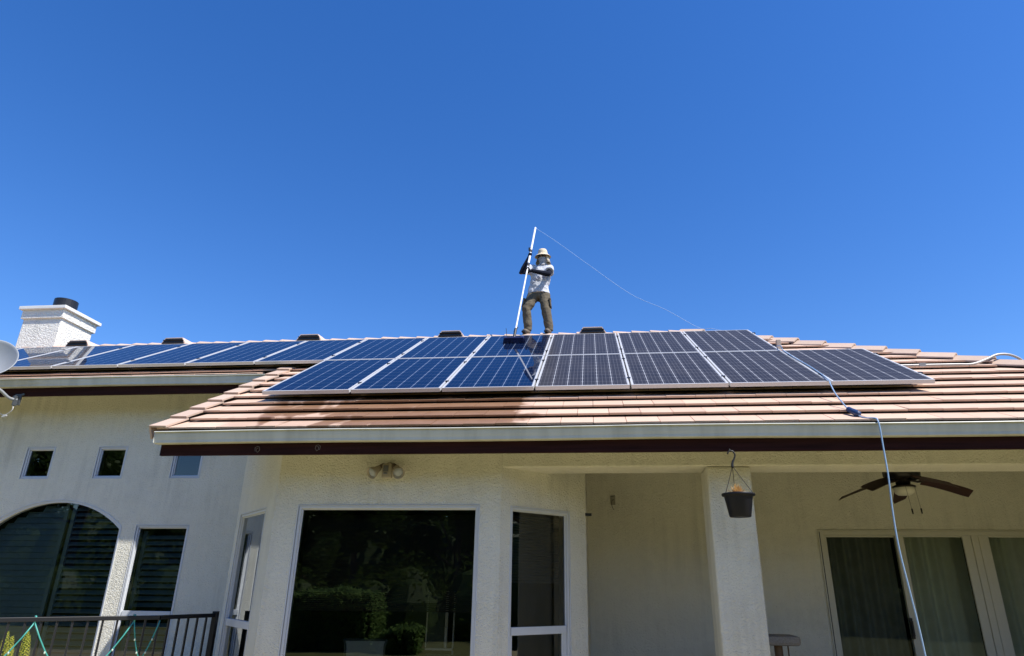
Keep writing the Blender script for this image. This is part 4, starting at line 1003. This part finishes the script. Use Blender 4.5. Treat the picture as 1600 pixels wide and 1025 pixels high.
def curtain(x0, x1, y, z0, z1, label, m, amp=.03, wl=.11):
    n = int((x1-x0)/.012); b_ = MB(); ph = rnd.uniform(0, 6)
    for i in range(n+1):
        x = x0+(x1-x0)*i/n; yy = y+amp*math.sin(x/wl*2*math.pi+ph+1.2*math.sin(x*3.1+ph))+.012*math.sin(x*41)
        b_.v.append((x, yy*1.0, z0)); b_.v.append((x, y+(yy-y)*.7, z1))
    for i in range(n): b_.f.append((2*i, 2*i+2, 2*i+3, 2*i+1))
    return tag(b_.build('curtain', m, None, smooth=True), label, 'curtain', 'curtains behind the sliding door glass')
M['sheer'] = simple('curtain_cloth', (.80, .80, .70), .9, var=.1)
M['dark_curtain'] = simple('curtain_dark', (.30, .30, .28), .9, var=.2)
curtain(2.86, 3.78, BY+.30, FLOOR+.05, .68, 'dark gathered curtain behind the left glass of the sliding door', M['dark_curtain'], .035, .16)
curtain(3.80, 4.62, BY+.26, FLOOR+.05, .68, 'pale gathered curtain behind the middle glass of the sliding door', M['sheer'], .035, .19)
curtain(4.78, 5.75, BY+.26, FLOOR+.05, .68, 'grey gathered curtain behind the right glass of the sliding door', M['sheer'], .035, .21)
# woven roll shade behind the big window
m_ = MB(); z = .66
while z > -.06: m_.box(-2.93, -1.15, 6.70, 6.704, z-.009, z, None); z -= .0125
for x in (-2.6, -2.04, -1.48): m_.tube([(x, 6.697, .66), (x, 6.697, -.12)], .003, 5)
for k_ in range(10): m_.box(-2.93, -1.15, 6.692-.004*(k_ % 3), 6.712, -.06-.018*k_-.015, -.06-.018*k_)
tag(m_.build('roll_shade', simple('woven_shade', (.055, .036, .026), .8, var=.3)), 'dark woven roll shade inside the big bay window', 'window shade')

m_ = MB(); z = .68
def pr(u, z, d): p = PR(u, z)+nR*d; return p
while z > .03:
    q = [pr(.10, z-.022, .16), pr(.93, z-.022, .16), pr(.93, z-.022, .164), pr(.10, z-.022, .164)]; m_.hexa(q+[p+V((0, 0, .018)) for p in q]); z -= .026
tag(m_.build('slatted_shade', simple('shade_slats', (.10, .085, .065), .8, var=.2)), 'brown slatted shade inside the angled window right of the big one', 'window shade')
gp = thing('framed_glass', 'tall pale framed glass panel inside, low at right of the big window', 'cabinet')  # pale framed panel of unknown use, added indoors to show through the glass
M['pale_frame'] = simple('pale_edging', (.80, .78, .72), .4)
for (xa, xb, za, zb) in ((-1.80, -1.788, -.60, -.055), (-1.60, -1.575, -.60, -.055), (-1.515, -1.505, -.66, -.055), (-1.80, -1.505, -.625, -.605)):
    m_ = MB(); m_.box(xa, xb, 7.4, 7.44, za, zb); m_.build('frame_edge', M['pale_frame'], gp)
m_ = MB(); m_.box(-1.788, -1.6, 7.41, 7.415, -.605, -.06); m_.box(-1.80, -1.50, 7.45, 7.8, -1.38, -.66); m_.build('panel_body', simple('dark_panel_body', (.06, .085, .09), .3), gp)
# ------------------------------------------------------------------ garden behind the camera (seen in the glass)
def crown_mesh(name, R_, Hh, n, leaf, seed, m):
    r_ = random.Random(seed); b_ = MB(); cl = []
    for i in range(26):
        a = r_.uniform(0, 6.28); el = r_.uniform(-.6, 1.4); q = r_.uniform(.35, .95); cl.append((V((math.cos(a)*math.cos(el)*R_*q, math.sin(a)*math.cos(el)*R_*q, math.sin(el)*Hh*q)), r_.uniform(.22, .42)*R_))
    for i in range(n):
        c, cr_ = cl[r_.randrange(len(cl))]; d_ = V((r_.gauss(0, 1), r_.gauss(0, 1), r_.gauss(0, 1))).normalized()*cr_*r_.uniform(.5, 1.05)**.6
        p = c+d_; a = V((r_.gauss(0, 1), r_.gauss(0, 1), r_.gauss(0, .6))).normalized()*leaf*r_.uniform(.6, 1.3); q = a.orthogonal().normalized()*leaf*.5
        b_.add([p-a, p+q, p+a, p-q], [(0, 1, 2, 3)])
    return b_, cl
def make_tree(seed, H=7.5, R_=2.6, n=9000, leaf=.13):
    root = thing('tree', 'x', 'tree', group='garden trees facing the house'); b_, cl = crown_mesh('crown', R_, H*.38, n, leaf, seed, M['leaf'])
    b_.v = [(x, y, z+H*.62) for x, y, z in b_.v]; b_.build('crown', M['leaf'], root)
    t = MB(); t.tube([(0, 0, -.1), (.08, .02, H*.2), (.0, .1, H*.42), (.1, 0, H*.62), (.05, .05, H*.85)], [.26, .2, .16, .11, .03], 10)
    for c, cr_ in cl[:9]: e = c+V((0, 0, H*.62)); s0 = V((.03, .05, H*rnd.uniform(.3, .5))); t.tube([s0, s0.lerp(e, .5)+V((0, 0, -.15)), e], [.08, .05, .015], 7)
    t.build('trunk', M['bark'], root, smooth=True); return root
tp = [make_tree(3), make_tree(11, 8.5, 2.9, 10000, .14)]
for t in tp: note_kids(t)
spots = [(-31.8, -15, 1.25, 'tall leafy tree reflected in the far left square window'), (-27.2, -16, 1.22, 'tall leafy tree reflected in the second square window'), (-21.9, -16.5, .86, 'lower round tree topping out in the third square window'),
         (-34, -11, 1.2, 'leafy tree at the far left end of the garden'), (-14, -19, .72, 'short garden tree left of the bay window view'), (-9.5, -13.5, .80, 'dense garden tree straight across from the bay window'), (-5.5, -14.5, .9, 'dense garden tree across from the right half of the bay window'),
         (-1, -17, .95, 'garden tree behind the photographer'), (3.5, -16, 1.0, 'garden tree right of the photographer'), (8.5, -15, 1.0, 'garden tree across from the sliding door'), (13.5, -13, .85, 'garden tree at the right end of the hedge'),
         (15.5, 2.0, .8, 'garden tree out beyond the right end of the porch'), (17, 8.0, .85, 'garden tree beside the right end of the house'), (-12.3, -12, .78, 'bushy tree at the left end of the hedge')]
for i, (x, y, s_, lab) in enumerate(spots):
    t = tp[i % 2] if i < 2 else copy_tree(tp[i % 2]); t.location = (x, y, -1.6); t.scale = (s_, s_, s_); t.rotation_euler.z = i*1.3; t['label'] = lab
def hedge(name, x0, x1, y0, y1, z1_, lab, n, seed):
    r_ = random.Random(seed); b_ = MB()
    for i in range(n):
        f_ = r_.random()
        if f_ < .55: p = V((r_.uniform(x0, x1), y1+r_.uniform(-.12, .05), r_.uniform(-1.6, z1_)))
        elif f_ < .85: p = V((r_.uniform(x0, x1), r_.uniform(y0, y1), z1_+r_.uniform(-.1, .06)))
        else: p = V((x1 if r_.random() > .5 else x0, r_.uniform(y0, y1), r_.uniform(-1.6, z1_)))
        w_ = math.sin(p.x*2.3+seed)*math.cos(p.z*3.1)*.10+math.sin(p.x*7.1)*.04; p += V((0 if f_ < .85 else w_, w_ if f_ < .55 else 0, w_*.9 if p.z > z1_-.4 else 0))+V((r_.gauss(0, .035), r_.gauss(0, .035), r_.gauss(0, .035)))
        a = V((r_.gauss(0, 1), r_.gauss(0, 1), r_.gauss(0, 1))).normalized()*.062; q = a.orthogonal().normalized()*.034; b_.add([p-a, p+q, p+a, p-q], [(0, 1, 2, 3)])
    root = thing(name, lab, 'hedge'); b_.build('foliage', M['hedge'], root); c = MB(); c.box(x0+.12, x1-.12, y0+.1, y1-.12, -1.6, z1_-.1); c.build('inner_branches', simple('hedge_core', (.015, .025, .01), .95), root)
hedge('hedge', -11.5, -5.95, -6.2, -5.0, -.25, 'clipped green hedge reflected low in the big bay window', 20000, 5)
hedge('bush', -5.55, -4.55, -5.4, -4.7, -1.05, 'small loose leafy bush reflected beside the chair back', 2600, 8)

r_ = random.Random(21); b_ = MB(); lump = [(-62+124*(i+r_.random())/170, r_.uniform(-27, -21), r_.uniform(2.6, 3.9)) for i in range(170)]
for x, y, h in lump: b_.lathe([(0, -1.6), (h*.75, -1.6), (h*.85, h*.3-1.6), (h*.8, h*.8-1.6), (h*.6, h*1.25-1.6), (h*.3, h*1.5-1.6), (0, h*1.56-1.6)], (x, y, 0), 9)
for i in range(60000):
    x, y, h = lump[r_.randrange(170)]; a = r_.uniform(0, 6.28); el = r_.uniform(-.1, 1.5); q = r_.uniform(.95, 1.12); rr = h*.9
    p = V((x+math.cos(a)*math.cos(el)**.6*rr*q, y+math.sin(a)*math.cos(el)**.6*rr*q, -1.6+h*.1+max(0, math.sin(el))*h*1.5*q))
    a_ = V((r_.gauss(0, 1), r_.gauss(0, 1), r_.gauss(0, .7))).normalized()*r_.uniform(.13, .30); q = a_.orthogonal().normalized()*r_.uniform(.07, .14); b_.add([p-a_, p+q, p+a_, p-q], [(0, 1, 2, 3)])
for i in range(150):
    t = i/150; x, y, h = ((-30+50*t*2, r_.uniform(-12, -9), r_.uniform(.9, 1.7)) if t < .5 else (r_.uniform(14.5, 18), -12+60*(t-.5), r_.uniform(2.0, 3.2)))
    b_.lathe([(0, -1.6), (h*.6, -1.6), (h*.72, h*.3-1.6), (h*.66, h*.8-1.6), (h*.4, h*1.2-1.6), (0, h*1.35-1.6)], (x, y, 0), 9)
    for j in range(260):
        a = r_.uniform(0, 6.28); el = r_.uniform(-.1, 1.5); q = r_.uniform(.95, 1.2)
        p = V((x+math.cos(a)*math.cos(el)**.6*h*.8*q, y+math.sin(a)*math.cos(el)**.6*h*.8*q, -1.6+h*.1+max(0, math.sin(el))*h*1.3*q)); a_ = V((r_.gauss(0, 1), r_.gauss(0, 1), r_.gauss(0, .7))).normalized()*r_.uniform(.06, .15); q = a_.orthogonal().normalized()*r_.uniform(.03, .07); b_.add([p-a_, p+q, p+a_, p-q], [(0, 1, 2, 3)])
tag(b_.build('woodland', M['leaf']), 'dark green shrubbery closing off the far side of the garden', 'woodland', kind='stuff')
fe = thing('garden_fence', 'dark board fence along the far side of the garden', 'fence')
for i in range(30): f_ = MB(); x = -60+4*i; f_.box(x+.02, x+3.98, -34.02, -33.98, -1.6, .6); f_.build('fence_panel', M['bark'], fe)
